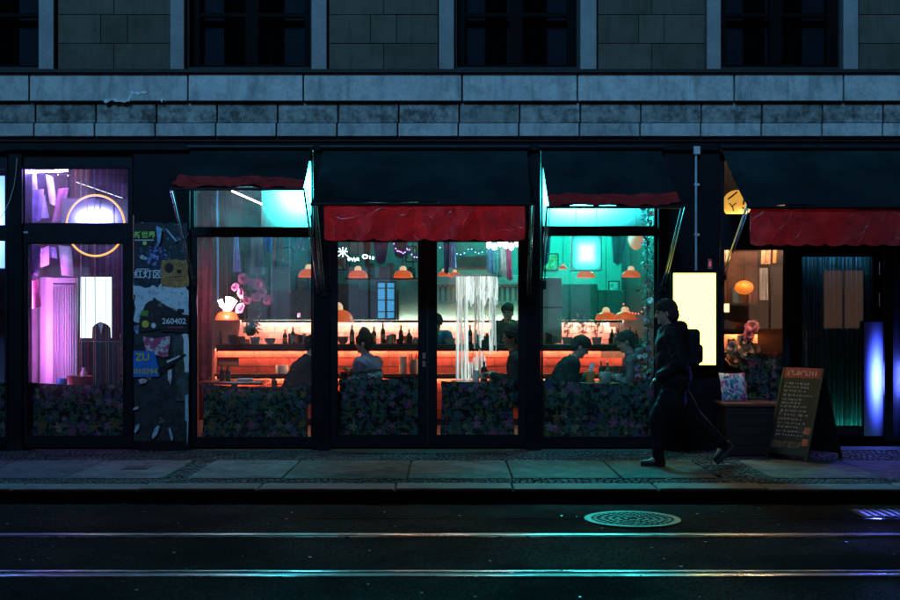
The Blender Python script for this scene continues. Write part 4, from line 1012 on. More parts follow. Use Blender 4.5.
pendant(563, 269, 9, 2.6, 'tiny orange pendant lamp far back in the teal kitchen')

def panel_lamp(name, p0, p1, y0, y1, Y, m, label, d=.05, fr_=None, cords=True, lamp=None):
    t = thing(name, (X((p0+p1)/2, Y), Y, Z(y1, Y)), label, 'light panel'); a, b_, e, f_ = X(p0, Y), X(p1, Y), Z(y1, Y), Z(y0, Y)
    box('case', a-.012, b_+.012, Y+.002, Y+d, e-.012, f_+.012, fr_ or M['white'], t, bevel=.01); box('diffuser', a, b_, Y-.006, Y, e, f_, m, t)
    if lamp:                                          # the bulb behind the frosted front: the light it throws
        ld = bpy.data.lights.new(name+'_bulb', 'AREA'); ld.energy = lamp[0]; ld.color = lamp[1]; ld.shape = 'ELLIPSE'; ld.size = (b_-a)*.3; ld.size_y = (f_-e)*.3
        lo = bpy.data.objects.new(name+'_bulb', ld); link(lo, t); lo.location = Vector(((a+b_)/2, Y-.012, (e+f_)/2))-LOC[t]; lo.rotation_euler = (-PI/2, 0, 0)
    if cords:
        for q in (a+.05, b_-.05): MB().tube([(q, Y+d/2, f_+.012), (q, Y+d/2, ZC)], .003, 5).build('cord', M['dark'], t)
    return t
def tube_lamp(name, p0, y0, p1, y1, Y, r, m, label, hang=True, Y2=None):
    a, b_ = W(p0, y0, Y), W(p1, y1, Y if Y2 is None else Y2); t = thing(name, (a+b_)/2, label, 'tube light')
    MB().tube([a, b_], r, 10).build('tube', m, t, smooth=70); d = (b_-a).normalized()*.03
    for q, e in ((a, -d), (b_, d)):
        MB().tube([q, q+e], r*1.15, 10).build('end_cap', M['frame'], t, smooth=50)
        if hang: MB().tube([q+e*.5, (q.x, q.y, ZC)], .003, 4).build('cord', M['dark'], t)
    return t
TEAL = glow('teal_panel', (.03, .78, .76), 110, .12, 4.2); TEALB = glow('teal_panel_wide', (.03, .76, .78), 110, .12, 4.2); TEAL2 = glow('teal_square', (.05, .8, .7), 45, .4, 4.5, 5.)
panel_lamp('teal_light_panel', 262, 340, 150, 232, .95, TEAL, 'blazing teal white light panel at the top of the folded awning window', lamp=(70, (.02, .7, 1)))
panel_lamp('teal_light_panel', 505, 648, 158, 231, .95, TEALB, 'wide blazing teal white light panel at the top of the right hand window', lamp=(190, (.02, .82, 1)))
panel_lamp('square_light', 572, 601, 236, 270, .5, TEAL2, 'glowing square teal lamp hanging in the right hand window')
tube_lamp('kitchen_light', 545, 218, 640, 218, 3.9, .04, glow('kitchen_teal', (.02,1,.72), 170), 'long teal tube light over the kitchen')
tube_lamp('kitchen_light', 350, 222, 500, 222, 3.9, .03, glow('kitchen_teal2', (.06,.5,.7), 15), 'long bluish tube light over the left kitchen')
wl = glow('cold_white_lamp', (.7,.88,1), 38)
t = thing('light_cluster', (X(506, .34), .34, Z(246, .34)), 'blown out white light cluster above the hanging towels', 'light')
for k in range(7):
    p = W(489+k*5.6, 245+2*math.sin(k*2.1), .34+.03*math.cos(k*3)); MB().sphere(p, (.03, .03, .04), 10, 6).build('bulb', wl, t, smooth=80)
MB().tube([W(485, 236, .34), W(528, 236, .34)], .008, 6).build('rail', M['frame'], t)
for q in (488, 525): MB().tube([W(q, 236, .34), Vector((X(q, .34), .34, ZC))], .003, 5).build('cord', M['dark'], t)
# A: ring neon, tube
t = thing('ring_lamp', (X(95, .3), .3, Z(257, .3)), 'orange neon ring hanging in the purple lit doorway', 'neon light')
rr = 29/S(.3); cx, cz = X(95.5, .3), Z(225.5, .3)
MB().tube([(cx+rr*math.cos(q), .3, cz+rr*1.05*math.sin(q)) for q in np.linspace(0, 2*PI, 65)[:-1]], .012, 8, close=True).build('neon_tube', glow('neon_amber', (1,.42,.045), 1.7), t, smooth=80)
MB().tube([(cx, .31, cz+rr*1.05), (cx, .31, ZC)], .003, 5).build('cord', M['dark'], t)
panel_lamp('frosted_lamp', 62, 130, 199, 238, .5, glow('violet_white', (.3,.28,1), 40, .05, 7.), 'glaring white violet frosted lamp behind the neon ring', .05, M['dark'], True, (26, (.35,.3,1)))
tube_lamp('violet_tube', 28, 172, 68, 170.5, .3, .012, glow('added_violet_glow', (.36,.22,1), 420), 'violet tube light added behind the transom of the left door')  # tube added up here to light the white screen
tube_lamp('violet_tube', 29.5, 262, 29.5, 372, .42, .016, glow('magenta_tube_glow', (.8,.2,1), 130), 'magenta vertical tube beside the white folding screen', False)
panel_lamp('blue_white_sign', -60, 5, 176, 268, .35, glow('blue_white_panel', (.14,.28,1), 60, 3., 3.), 'bright blue white sign in the window at the left edge', lamp=(30, (.12,.28,1)))
panel_lamp('transom_light', 345, 511, 172, 190, .75, glow('warm_transom', (1,.5,.3), 48), 'long warm light panel behind the valance of the double door')
panel_lamp('transom_light', 752, 784, 172, 205, .6, glow('warm_transom2', (1,.45,.2), 40), 'warm light panel behind the awning of the bench window')
# B pink lamp
t = thing('flower_lamp', (X(228, 1.0), 1.0, Z(313, 1.0)), 'glaring white branching lamp beside the pink flowers', 'lamp'); pk = glow('pink_white_lamp', (1,.45,.65), 90)
for (a, b_, c_, d) in ((228, 311, 228, 297), (226, 309, 221, 304), (230, 309, 235, 300), (222, 305, 220, 300), (230, 303, 232, 298)): MB().tube([W(a, b_, 1.0), W(c_, d, 1.0)], [.02, .03], 8).build('glow_stem', pk, t, smooth=70)
tube_lamp('pink_rod_light', 232, 191, 262, 204, .26, .006, glow('pink_rod', (1,.4,.55), 140), 'slanting pinkish rod light behind the transom of the folded awning window', True, .34)
tube_lamp('pale_rod_light', 76, 182, 128, 200, .7, .0028, glow('pale_rod', (.7,.7,1), 4), 'thin slanting pale rod light above the neon ring')
# entrance blue tube and red neon
panel_lamp('blue_light_panel', 864, 889, 322, 436, YE-.07, glow('blue_panel', (.05,.09,1), 20, .02, 5.5, 2.), 'soft blue white light panel glowing beside the entrance door', .03, M['frame'], False, (30, (.1,.14,1)))
t = thing('red_neon', (X(898, 1.2), 1.25, Z(420, 1.2)), 'dotted red neon line at the right edge', 'neon light')
for k in range(9): MB().sphere(W(897+1.2*math.sin(k*1.3), 338+k*10, 1.2), .016, 8, 6).build('bulb', glow('neon_red', (1,.06,.12), 5), t, smooth=80)
MB().tube([W(897, 338, 1.215), W(897, 419, 1.215)], .005, 5).build('wire', M['frame'], t)

# ------------------------------------------------------------------ flowers, plants, small goods
def bloom_mesh(m, n=3):
    b = MB(); r0 = random.Random(3)
    for ring, (cnt, tilt, rad) in enumerate(((9, .25, 1.0), (8, .75, .85), (6, 1.15, .62), (4, 1.4, .4))):
        for k in range(cnt):
            a = 2*PI*(k+.5*ring)/cnt+r0.uniform(-.15,.15); ca, sa = math.cos(a), math.sin(a); ti = tilt+r0.uniform(-.12,.12)
            def P(s_, w_): 
                d = rad*s_*.055; out = d*math.cos(ti); up = d*math.sin(ti)+.008*math.sin(s_*3)
                x, y = out, w_*rad*.028*math.sin(PI*min(1, s_*.75+.15)); return (x*ca-y*sa, x*sa+y*ca, up)
            v = [P(.05, 0), P(.45, -1), P(.45, 1), P(.85, -1), P(.85, 1), P(1.05, 0)]
            b.add(v, [(0,1,2), (1,3,4,2), (3,5,4)])
    return b.mesh('bloom', m, 60)
BL = bloom_mesh(mat('petal_pink', (.75,.28,.48), .5, var=.3, vs_=30)); petal = {c: mat('petal_'+c, v, .5, var=.3, vs_=30) for c, v in (('tan', (.5,.3,.18)), ('rose', (.6,.15,.2)), ('red', (.6,.05,.04)), ('white', (.65,.62,.6)), ('rust', (.4,.14,.05)), ('pink', (.75,.28,.48)))}
def leafspray(b, c, r, n, size, seed=0, fl=1.):
    q = random.Random(seed)
    for _ in range(n):
        d = Vector((q.gauss(0,1), q.gauss(0,1)*fl, q.gauss(0,1))); d.normalize(); p = Vector(c)+Vector((d.x*r[0], d.y*r[1], d.z*r[2]))*q.random()**.4
        a = Vector((q.gauss(0,1), q.gauss(0,1), q.gauss(0,1))).normalized(); e = a.orthogonal().normalized(); l = size*q.uniform(.6, 1.3)
        b.add([p-a*l, p+e*l*.35, p+a*l, p-e*l*.35+a.cross(e)*l*.15], [(0,1,2,3)])
    return b
def flower_bunch(name, blooms, Y, m, label, vase=None, leaves=90, sz=1.5, cat='flowers'):
    px_ = [b[0] for b in blooms]; py_ = [b[1] for b in blooms]; c_ = W(sum(px_)/len(px_), sum(py_)/len(py_), Y+.05)
    base = vase[1] if vase else max(py_)+4
    t = thing(name, (c_.x, Y, Z(base, Y)), label, cat)
    for i, (p, q, *mm) in enumerate(blooms):
        w_ = W(p, q, Y+rnd.uniform(-.06, .06)); s_ = sz*rnd.uniform(.85, 1.2)
        piece('bloom', BL, w_, t, (R(rnd.uniform(50, 100)), R(rnd.uniform(-40, 40)), R(rnd.uniform(-50, 50))), (s_, s_, s_), petal[mm[0]] if mm else m)
        MB().tube([w_+Vector((0,.03,0)), (w_+Vector((c_.x, Y+.05, Z(base, Y))))/2+Vector((0,.05,0)), (c_.x, Y+.05, Z(base, Y)+.02)], .004, 5).build('stem', M['leaf'], t)
    leafspray(MB(), c_, ((max(px_)-min(px_))/2/S(Y)+.04, .1, (max(py_)-min(py_))/2/S(Y)+.05), leaves, .03, len(blooms)).build('leaves', M['leaf'], t, kind='stuff')
    if vase:
        r = vase[0]; zb = Z(vase[1], Y); h = vase[2]
        MB().lathe([(r*.6, 0), (r, h*.35), (r*.9, h*.7), (r*.5, h*.92), (r*.6, h)], (c_.x, Y+.05, zb), 16).build('vase', vase[3], t, smooth=50)
    return t
flower_bunch('peony_branch', [(243, 279), (251, 284), (259, 284), (242, 293), (247, 301), (256, 298), (268, 300), (241, 309), (262, 292), (236, 287)], 1.15, petal['pink'], 'cluster of large pink peonies behind the folded awning window', (.07, 336, .2, M['bottle']), 60, 1.25)
flower_bunch('dried_bouquet', [(733, 348, 'tan'), (741, 341, 'tan'), (748, 336, 'rose'), (752, 328, 'rose'), (738, 356, 'rust'), (746, 352, 'tan'), (755, 350, 'tan'), (731, 362, 'rust'), (742, 365, 'tan'), (751, 363, 'rust'), (757, 358, 'tan'), (746, 345, 'tan')], .45, petal['tan'], 'bouquet of dried brown flowers behind the bench window', (.08, 402, .25, M['orange']), 120, 1.6)
# garland column in the teal window
t = thing('flower_garland', (X(648, .3), .3, .75), 'red and white flower garland hanging at the right of the teal window', 'garland')
MB().tube([(X(648, .3), .3, .75), (X(647, .3), .32, 2), (X(648, .3), .3, ZC)], .01, 6).build('cord', M['dark'], t)
gb = MB()
for k in range(34):
    zz = .8+k*.078; leafspray(gb, (X(648, .3)+.02*math.sin(k), .31, zz), (.07, .06, .06), 26, .022, k)
gb.build('leaves', mat('garland_leaf', (.08,.12,.07), .5, var=.6, vs_=40), t, kind='stuff')
for k in range(80):
    w_ = Vector((X(648, .3)+rnd.gauss(0, .045), .26+rnd.uniform(-.05, .05), rnd.uniform(.8, 3.3))); s_ = rnd.uniform(.3, .75)
    piece('bloom', BL, w_, t, (R(rnd.uniform(50, 120)), R(rnd.uniform(-60, 60)), R(rnd.uniform(-60, 60))), (s_,)*3, petal[rnd.choice(('rose', 'white', 'red', 'white', 'tan', 'pink'))])
t = thing('bouquet', (X(644, .5), .5, .7), 'bunch of red flowers beside the person in the hooded jacket', 'flowers')
for k in range(16):
    w_ = W(rnd.uniform(636, 652), rnd.uniform(352, 384), .45+rnd.uniform(-.05,.05)); s_ = rnd.uniform(.5, 1.0)
    piece('bloom', BL, w_, t, (R(rnd.uniform(50, 120)), R(rnd.uniform(-60, 60)), 0), (s_,)*3, petal[rnd.choice(('rose', 'red', 'pink', 'red'))])
leafspray(MB(), (X(644, .48), .5, Z(370, .5)), (.1, .06, .18), 90, .025, 5).build('leaves', M['leaf'], t, kind='stuff')
MB().lathe([(.05, 0), (.06, .1), (.05, .12)], (X(644, .5), .52, .735), 14).build('vase', M['orange'], t, smooth=50)
def pot_plant(p, yb, Y, h, label, seed, pm):
    t = thing('potted_plant', (X(p, Y), Y, Z(yb, Y)), label, 'plant', 'potted plants on the bar counter'); c_ = (X(p, Y), Y, Z(yb, Y))
    MB().lathe([(.05, 0), (.068, .1), (.074, .1), (.074, .115), (.062, .115), (.058, .09)], c_, 16).build('pot', pm, t, smooth=40)
    b = MB(); leafspray(b, (c_[0], Y, c_[2]+.12+h*.55), (.10, .09, h*.55), 110, .028, seed); b.build('foliage', M['leaf'], t, kind='stuff')
    MB().tube([(c_[0], Y, c_[2]+.08), (c_[0]+.01, Y, c_[2]+.1+h*.7)], .006, 5).build('stem', M['wood'], t)
for i, (p, h, lab) in enumerate(((567, .3, 'leftmost of the three leafy potted plants on the counter'), (583, .34, 'middle of the three leafy potted plants on the counter'), (597, .3, 'rightmost of the three leafy potted plants on the counter'), (255, .28, 'bushy potted plant on the counter under the pink flowers'))):
    pot_plant(p, 345, YW+.12, h, lab, 40+i, (M['white'], mat('pot_teal', (.2,.4,.42), .4))[i % 2])
def bottle(p, yb, Y, h, m, label, group, lm=None, r=.034):
    t = thing('bottle', (X(p, Y), Y, Z(yb, Y)), label, 'bottle', group); c_ = (X(p, Y), Y, Z(yb, Y))
    MB().lathe([(r*.9, 0), (r, .01), (r, h*.58), (r*.8, h*.68), (r*.36, h*.78), (r*.36, h*.95), (r*.42, h*.96), (r*.42, h)], c_, 14).build('body', m, t, smooth=40)
    if lm: MB().lathe([(r*1.02, h*.15), (r*1.02, h*.45)], c_, 14).build('bottle_label', lm, t, smooth=40)
    MB().lathe([(r*.45, h*.955), (r*.45, h*1.02)], c_, 10).build('cap', lm or M['orange'], t)
def jar(name, p, yb, Y, r, h, m, label, cat, extra=None, lid=None):
    t = thing(name, (X(p, Y), Y, Z(yb, Y)), label, cat, 'table things'); c_ = (X(p, Y), Y, Z(yb, Y))
    MB().lathe([(r*.88, 0), (r, .012), (r, h*.94), (r*.95, h), (r*.86, h), (r*.86, h*.2), (0, h*.2)], c_, 18).build('body', m, t, smooth=40)
    if extra: extra(t, c_, r, h)
    return t
TS = .74                                                  # table top height
yb_ = lambda Y, z=TS: 319+(EYE-z)*S(Y)
BN = ['%s bottle on the counter %s' % (('green', 'brown', 'dark')[i % 3], w_) for i, w_ in enumerate((
    'behind the left door leaf, leftmost there', 'behind the left door leaf, second there', 'behind the left door leaf, third there', 'behind the left door leaf, fourth there', 'just left of the door centre, first of two', 'just left of the door centre, second of two',
    'beside the white fringe curtain, left of two', 'beside the white fringe curtain, right of two', 'at the left of the folded awning window, middle of three', 'at the left of the folded awning window, leftmost of three', 'at the left of the folded awning window, rightmost of three', 'behind the dark figure, left of two', 'behind the dark figure, right of two',
    'under the low pendant lamps, leftmost of four', 'under the low pendant lamps, second of four', 'under the low pendant lamps, third of four', 'under the low pendant lamps, rightmost of four', 'behind the pillar right of the double door', 'behind the right post of the double door'))]
for i, p in enumerate((352, 363, 374, 383, 401, 409, 470, 476, 214, 206, 220, 285, 293, 612, 618, 630, 636, 534, 528)):
    Y = YW+rnd.uniform(.05, .3); bottle(p, 319+(EYE-zc_-.012)*S(Y), Y, rnd.uniform(.2, .32), (M['bottle'], M['bottleb'], M['cab'])[i % 3], BN[i], 'bottles on the bar counter', (M['offwhite'], None, M['orange'])[i % 3])
# goods on the upper shelf and kitchen shelf
for i, p in enumerate((352, 371, 383, 391, 412)):
    jar('canister', p, 278, 3.6, .06, .16+.05*(i % 2), (M['offwhite'], M['cab'], mat('tin_red', (.3,.06,.05), .4))[i % 3], ('leftmost', 'second', 'third', 'fourth', 'rightmost')[i]+' canister on the shelf behind the two orange lamps', 'canister')
# tables
def table(p0, p1, Y, d, label, round_=False):
    xa, xb = X(p0, Y), X(p1, Y); cx = (xa+xb)/2
    t = thing('table', (cx, Y+d/2, 0), label, 'table', 'dining tables behind the windows')
    box('table_top', xa, xb, Y, Y+d, TS-.035, TS, mat('table_wood', (.32,.12,.06), .25, var=.3, vs_=10), t, bevel=.008)
    box('leg', cx-.035, cx+.035, Y+d/2-.035, Y+d/2+.035, .03, TS-.036, M['frame'], t); box('foot', cx-.22, cx+.22, Y+d/2-.2, Y+d/2+.2, .002, .03, M['frame'], t)
table(198, 262, .75, .6, 'table with bottles in front of the left bar wall')
table(310, 350, .6, .6, 'table half hidden by the pillar between window and door')
table(452, 500, .65, .6, 'table behind the right door leaf with dark bottle')
table(577, 620, .55, .6, 'table between the seated couple in the teal window')
lab = ('sauce bottle on the table below the flower lamp, left of two', 'sauce bottle on the table below the flower lamp, right of two')
for i, p in enumerate((222, 228)): bottle(p, yb_(.95), .95, .2, M['bottleb'], lab[i], 'bottles on tables', M['cab'])
jar('glass_bowl', 282, yb_(YW-.1, .735), YW-.1, .09, .12, M['white'], 'pale bowl on the narrow shelf behind the dark figure', 'bowl')
jar('plate_stack', 245, yb_(1.0), 1.0, .1, .03, M['white'], 'white plate on the table below the pink peonies', 'plate')
bottle(484, yb_(.85), .85, .24, M['bottleb'], 'dark bottle with pale label on the table in the right door leaf', 'bottles on tables', M['offwhite'], .042)
jar('paper_lamp', 492.5, yb_(.8), .8, .04, .13, mat('cream_paper', (.7,.66,.35), .6), 'small cream coloured cup beside the dark bottle', 'cup')
jar('glass_cup', 476, yb_(.95), .95, .04, .13, M['white'], 'white cup left of the dark bottle', 'cup')
def tissue(t, c_, r, h):
    b = MB()
    for k in range(5):
        a = k*1.3; b.add([(c_[0]-.03*math.cos(a), c_[1]-.03*math.sin(a), c_[2]+h*.8), (c_[0]+.03*math.cos(a), c_[1]+.03*math.sin(a), c_[2]+h*.8), (c_[0]+.035+.02*math.cos(a), c_[1]+.01, c_[2]+h+.10), (c_[0]+.01-.015*math.sin(a), c_[1], c_[2]+h+.085)], [(0,1,2,3)])
    b.build('tissue', M['white'], t)
def cutlery(t, c_, r, h):
    for k in range(6):
        a = k*1.05; MB().tube([(c_[0]+.4*r*math.cos(a), c_[1]+.4*r*math.sin(a), c_[2]+h*.3), (c_[0]+1.1*r*math.cos(a), c_[1]+.8*r*math.sin(a), c_[2]+h+.08)], [.004, .009], 6).build('spoon', M['blackwood'], t)
jar('tissue_holder', 590, yb_(.7), .7, .058, .13, mat('amber_cup', (.7,.25,.06), .3), 'orange holder with white tissue between the couple', 'tissue holder', tissue)
jar('tin_can', 605.5, yb_(.62), .62, .066, .125, mat('tin_green_stripe', (.34,.38,.3), .35, var=.5, vs_=30), 'striped pale tin on the table between the couple', 'tin')
jar('cutlery_pot', 618.5, yb_(.7), .7, .045, .10, M['offwhite'], 'pot of dark cutlery right of the striped tin', 'pot', cutlery)
bottle(601, yb_(.85), .85, .25, M['bottle'], 'green bottle behind the striped tin, left of two', 'bottles on tables', M['offwhite'], .028)
bottle(607.5, yb_(.85), .85, .24, M['bottle'], 'green bottle behind the striped tin, right of two', 'bottles on tables', M['white'], .028)
jar('glass_cup', 344, yb_(.7), .7, .04, .12, M['bottleb'], 'dark drinking cup in front of the person in the patterned sweater', 'cup')
jar('glass_cup', 414, yb_(YW-.1, .735), YW-.1, .06, .2, M['offwhite'], 'pale pot on the shelf beside the door centre', 'pot', cutlery)
jar('menu_stand', 403, yb_(YW-.12, .735), YW-.12, .05, .24, M['white'], 'white paper bag on the shelf left of the cutlery pot', 'bag')

# ------------------------------------------------------------------ hanging things
def strip_cloth(name, pt, pb, wt_, wb, y0, y1, Y, m, label, cat='cloth', group='cloths hanging in the windows', tail=0):
    def P(u, v):
        c_ = pt+(pb-pt)*v; w_ = wt_+(wb-wt_)*v; z = Z(y0+(y1-y0)*v, Y)
        if tail: z -= tail*(.5-abs(u-.5))*v
        return Vector((X(c_+w_*(u-.5), Y), Y+.02*math.sin(u*11+v*2)*(.5+v*.5), z))
    return MB().sheet(P, 16, 14, (0, .002, 0)).build(name, m, smooth=60, label=label, cat=cat, group=group)
cm = lambda n, c_, v=.3, s_=20: mat('cloth_'+n, c_, .8, var=v, vs_=s_, trans=.45, spec=.2)
strip_cloth('ribbon', 236, 237, 4, 8, 228, 272, .55, cm('lavender', (.5,.45,.75)), 'lavender cloth strip hanging in the folded awning window')
strip_cloth('ribbon', 257, 257, 13, 14, 228, 274, .6, plane_tex('cloth_sequin', 'v', (.03,.18,.14), (.2,.35,.45), 90, .3), 'green glittering cloth hanging in the folded awning window')
strip_cloth('ribbon', 268, 268, 7, 7, 228, 252, .65, cm('cobalt', (.03,.13,.4)), 'blue cloth hanging beside the green glittering one')
strip_cloth('ribbon', 278, 278, 10, 11, 228, 261, .6, plane_tex('cloth_multi', 'v', (.6,.35,.08), (.25,.06,.12), 110, .35), 'orange dotted cloth hanging in the folded awning window')
strip_cloth('ribbon', 217, 217.5, 2.2, 2.2, 170, 300, .5, cm('ice', (.55,.6,.9)), 'thin pale blue ribbon hanging at the left of the folded awning window')
strip_cloth('drape', 205, 205, 15, 13, 150, 420, 1.6, cm('maroon', (.2,.045,.07), .4, 5), 'maroon drape at the left inside the folded awning window')
strip_cloth('ribbon', 300, 300, 8, 7, 238, 250, .6, cm('mauve', (.4,.2,.28)), 'mauve bobble hanging near the right of the folded awning window')
for p, ye_, l in ((271.5, 300, 'left'), (289.5, 292, 'right')):
    t = thing('bead_string', (X(p, .6), .6, Z(ye_, .6)), l+' one of two thin bead strings in the folded awning window', 'bead string')
    MB().tube([W(p, 228, .6), W(p, ye_, .6)], .004, 5).build('string', cm('ice', 0), t)
    for k in range(5): MB().sphere(W(p, ye_-k*2.4, .6), .014-.0015*k, 8, 6).build('bead', petal['rose'], t)
for p, pb, w0, w1, y1, n, c_, lab in ((446.5, 446.5, 6, 5, 276, 'navy', (.04,.06,.3), 'dark blue towel hanging at the left of the right door leaf'), (452, 452.5, 4, 8, 271, 'lilac', (.6,.5,.75), 'lilac towel hanging at the left of the right door leaf'),
        (489, 491, 6, 8, 276, 'aqua', (.12,.4,.55), 'aqua towel hanging below the white light cluster'), (496.5, 499, 5, 8, 280, 'seafoam', (.12,.5,.45), 'sea green towel hanging below the white light cluster'),
        (502, 503, 4, 8, 279, 'cream', (.7,.65,.62), 'cream towel hanging below the white light cluster'), (508, 510, 4, 6, 283, 'rose', (.6,.15,.28), 'pink towel hanging below the white light cluster')):
    strip_cloth('towel', p, pb, w0, w1, 236, y1-4, .62, cm(n, c_), lab, 'towel', 'towels hanging behind the right door leaf', .05)
for p, w_, y0, y1, Y, n, c_, lab in ((381, 17, 238, 262, 2.6, 'purple', (.25,.06,.35), 'purple pennant hanging above the dark shelf'), (400, 18, 238, 256, 2.9, 'plum', (.3,.12,.3), 'plum coloured cloth with frame hanging above the right pendant lamp'), (367, 8, 240, 268, 2.8, 'wine', (.35,.07,.1), 'wine red cloth beside the white notice')):
    strip_cloth('pennant', p, p, w_, w_*.5, y0, y1, Y, cm(n, c_), lab, 'pennant', None, .08)
nb = thing('notice', (X(356, 2.4), 2.4, Z(254, 2.4)), 'pale framed notice of two sheets behind the left door leaf', 'notice')
for a, b_ in ((349.5, 356), (356.5, 363)): box('paper', X(a, 2.4), X(b_, 2.4), 2.4, 2.404, Z(254, 2.4), Z(241, 2.4), M['offwhite'], nb)
for a in (351, 361): MB().tube([(X(a, 2.4), 2.402, Z(241, 2.4)), (X(a, 2.4), 2.402, ZC)], .002, 4).build('cord', M['dark'], nb)
# neon script
t = thing('neon_script', (X(350, .5), .5, Z(258, .5)), 'white neon writing in the upper left of the double door', 'neon sign'); nw = glow('neon_white', (.75,.95,1), 5)
text('米', (X(337.6, .5), .5, Z(256, .5)), .125, nw, t, ext=.004, bold=0)
def squig(pts, r=.007): MB().tube([W(a, b_, .5) for a, b_ in pts], r, 6).build('neon_tube', nw, t, smooth=70)
squig([(347.5, 256.5), (349.5, 258), (349, 261), (351, 258), (352.5, 261), (354, 257.5), (355, 261.5), (357, 258), (359, 261), (358, 257.5)])
squig([(347.5, 259.5), (352, 259), (358, 259.8)])
squig([(362.3, 257), (363.2, 255.2), (365.5, 254.8), (367.6, 255.8), (367, 258), (364.5, 258.6), (362.8, 257.5)])
squig([(369.6, 256), (370.4, 259)]); squig([(372.6, 256.6), (374, 258), (373, 259.5), (372.4, 258)])
# white hanging blind in the right door leaf, lit look put in as emission
t = thing('fringe_blind', (X(477, 1.2), 1.2, Z(381, 1.2)), 'white fringe with painted glow hanging in front of the bar behind the right door leaf', 'fringe blind'); wf = mat('white_fringe', (.88,.88,.88), .7, var=.05, emit=(.86,1,.96), estr=.75)
n = 30; wfs = [mat('white_fringe_%d' % i, (.88,.88,.88), .7, var=.05, emit=(.84,1,.95), estr=e_) for i, e_ in enumerate((.6, .3, .1))]  # strand emission stands in for lamp light on white fringe
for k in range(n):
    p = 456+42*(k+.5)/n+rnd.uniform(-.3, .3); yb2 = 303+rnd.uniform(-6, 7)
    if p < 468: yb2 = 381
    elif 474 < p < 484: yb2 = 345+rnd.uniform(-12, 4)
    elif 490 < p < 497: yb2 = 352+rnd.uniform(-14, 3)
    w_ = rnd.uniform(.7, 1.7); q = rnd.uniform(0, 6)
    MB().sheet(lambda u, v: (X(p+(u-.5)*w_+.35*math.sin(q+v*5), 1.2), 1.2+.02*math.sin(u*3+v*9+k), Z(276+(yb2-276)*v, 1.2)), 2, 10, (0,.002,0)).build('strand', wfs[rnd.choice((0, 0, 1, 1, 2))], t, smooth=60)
MB().sheet(lambda u, v: (X(456+42*u, 1.2), 1.225+.01*math.sin(u*40), Z(276+(300+5*math.sin(u*21)-276)*v, 1.2)), 60, 6, (0,.002,0)).build('sheer_top', mat('sheer_white', (.8,.8,.8), .8, emit=(.84,1,.95), estr=.4), t, smooth=60)  # backing sheet added to soften the painted glow
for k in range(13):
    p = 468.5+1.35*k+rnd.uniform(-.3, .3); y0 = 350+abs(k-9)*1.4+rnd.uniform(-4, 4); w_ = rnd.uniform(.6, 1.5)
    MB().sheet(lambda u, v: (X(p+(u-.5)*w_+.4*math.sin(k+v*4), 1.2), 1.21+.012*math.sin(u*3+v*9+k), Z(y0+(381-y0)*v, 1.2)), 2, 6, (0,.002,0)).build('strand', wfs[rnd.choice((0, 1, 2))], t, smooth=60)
MB().tube([W(454, 275.5, 1.2), W(500, 275.5, 1.2)], .012, 8).build('rod', M['white'], t)
for a in (457, 497): MB().tube([W(a, 275.5, 1.2), Vector((X(a, 1.2), 1.2, ZC))], .003, 4).build('cord', M['dark'], t)
pn = thing('wall_banner', (X(474, 3.4), 3.4, Z(270, 3.4)), 'pale green banner hanging behind the towels', 'banner')
box('fabric', X(457, 3.4), X(489, 3.4), 3.4, 3.404, Z(270, 3.4), Z(256, 3.4), mat('banner_green', (.3,.5,.45), .7), pn)
for a in (460, 486): MB().tube([(X(a, 3.4), 3.402, Z(256, 3.4)), (X(a, 3.4), 3.402, ZC)], .002, 4).build('cord', M['dark'], pn)
ph = thing('shell_lamp', (X(637, .9), .9, Z(250, .9)), 'pale orange paper lamp high beside the flower garland', 'lamp')
MB().lathe([(.02, 0), (.07, .05), (.095, .13), (.07, .2), (.03, .24)], (X(636, .9), .9, Z(250, .9)), 14, 1.1, .8).build('shade', mat('peach_shade', (.75,.45,.3), .6, emit=(1,.45,.22), estr=.5), ph, smooth=60)
MB().tube([(X(636, .9), .9, Z(250, .9)+.23), (X(636, .9), .9, ZC)], .003, 4).build('cord', M['dark'], ph)
dp_ = [(545, 12, 236, 262, 1.8, (.05,.1,.3), 'blue drape at the upper left of the teal window'), (618, 14, 236, 262, 2.0, (.03,.2,.17), 'dark green drape right of the square teal lamp')]
for i, (p, w_, y0, y1, Y, c_, lab) in enumerate(dp_): strip_cloth('pennant', p, p, w_, w_*.6, y0, y1, Y, cm('drape%d' % i, c_), lab, 'pennant', None, .1)

# ------------------------------------------------------------------ A: purple doorway
t = thing('folding_screen', (X(58, .8), .8, 0), 'tall white panelled screen glowing lilac in the left doorway', 'screen')
for k, (a, b_, ya, yb2) in enumerate(((40, 46, .95, .8), (46, 52, .8, .78), (52, 77.5, .78, .8))):
    p = [(X(a, ya), ya), (X(b_, yb2), yb2), (X(b_, yb2), yb2+.03), (X(a, ya), ya+.03)]; MB().slab(p, .02, Z(277+k*.4, .8)).build('panel', M['white'], t, bevel=.004)
for k in range(10): box('groove', X(54+k*2.2, .8), X(54.5+k*2.2, .8), .764, .774, .1, Z(286, .8), M['offwhite'], t)
box('top_slot', X(54, .8), X(76, .8), .762, .772, Z(284.5, .8), Z(283, .8), M['dark'], t)
pb_ = thing('lit_poster', (X(96, 1.2), 1.2, Z(340, 1.2)), 'glowing white poster with a black suit in the left doorway', 'poster')
box('case', X(79, 1.2), X(112.5, 1.2), 1.203, 1.26, Z(339, 1.2), Z(275, 1.2), M['frame'], pb_); box('lit_panel', X(80.5, 1.2), X(111.5, 1.2), 1.195, 1.202, Z(338, 1.2), Z(277, 1.2), glow('white_poster', (.75,.95,1), 2.6), pb_)
pp = lambda L: [(X(a, 1.19), Z(b_, 1.19)) for a, b_ in L]
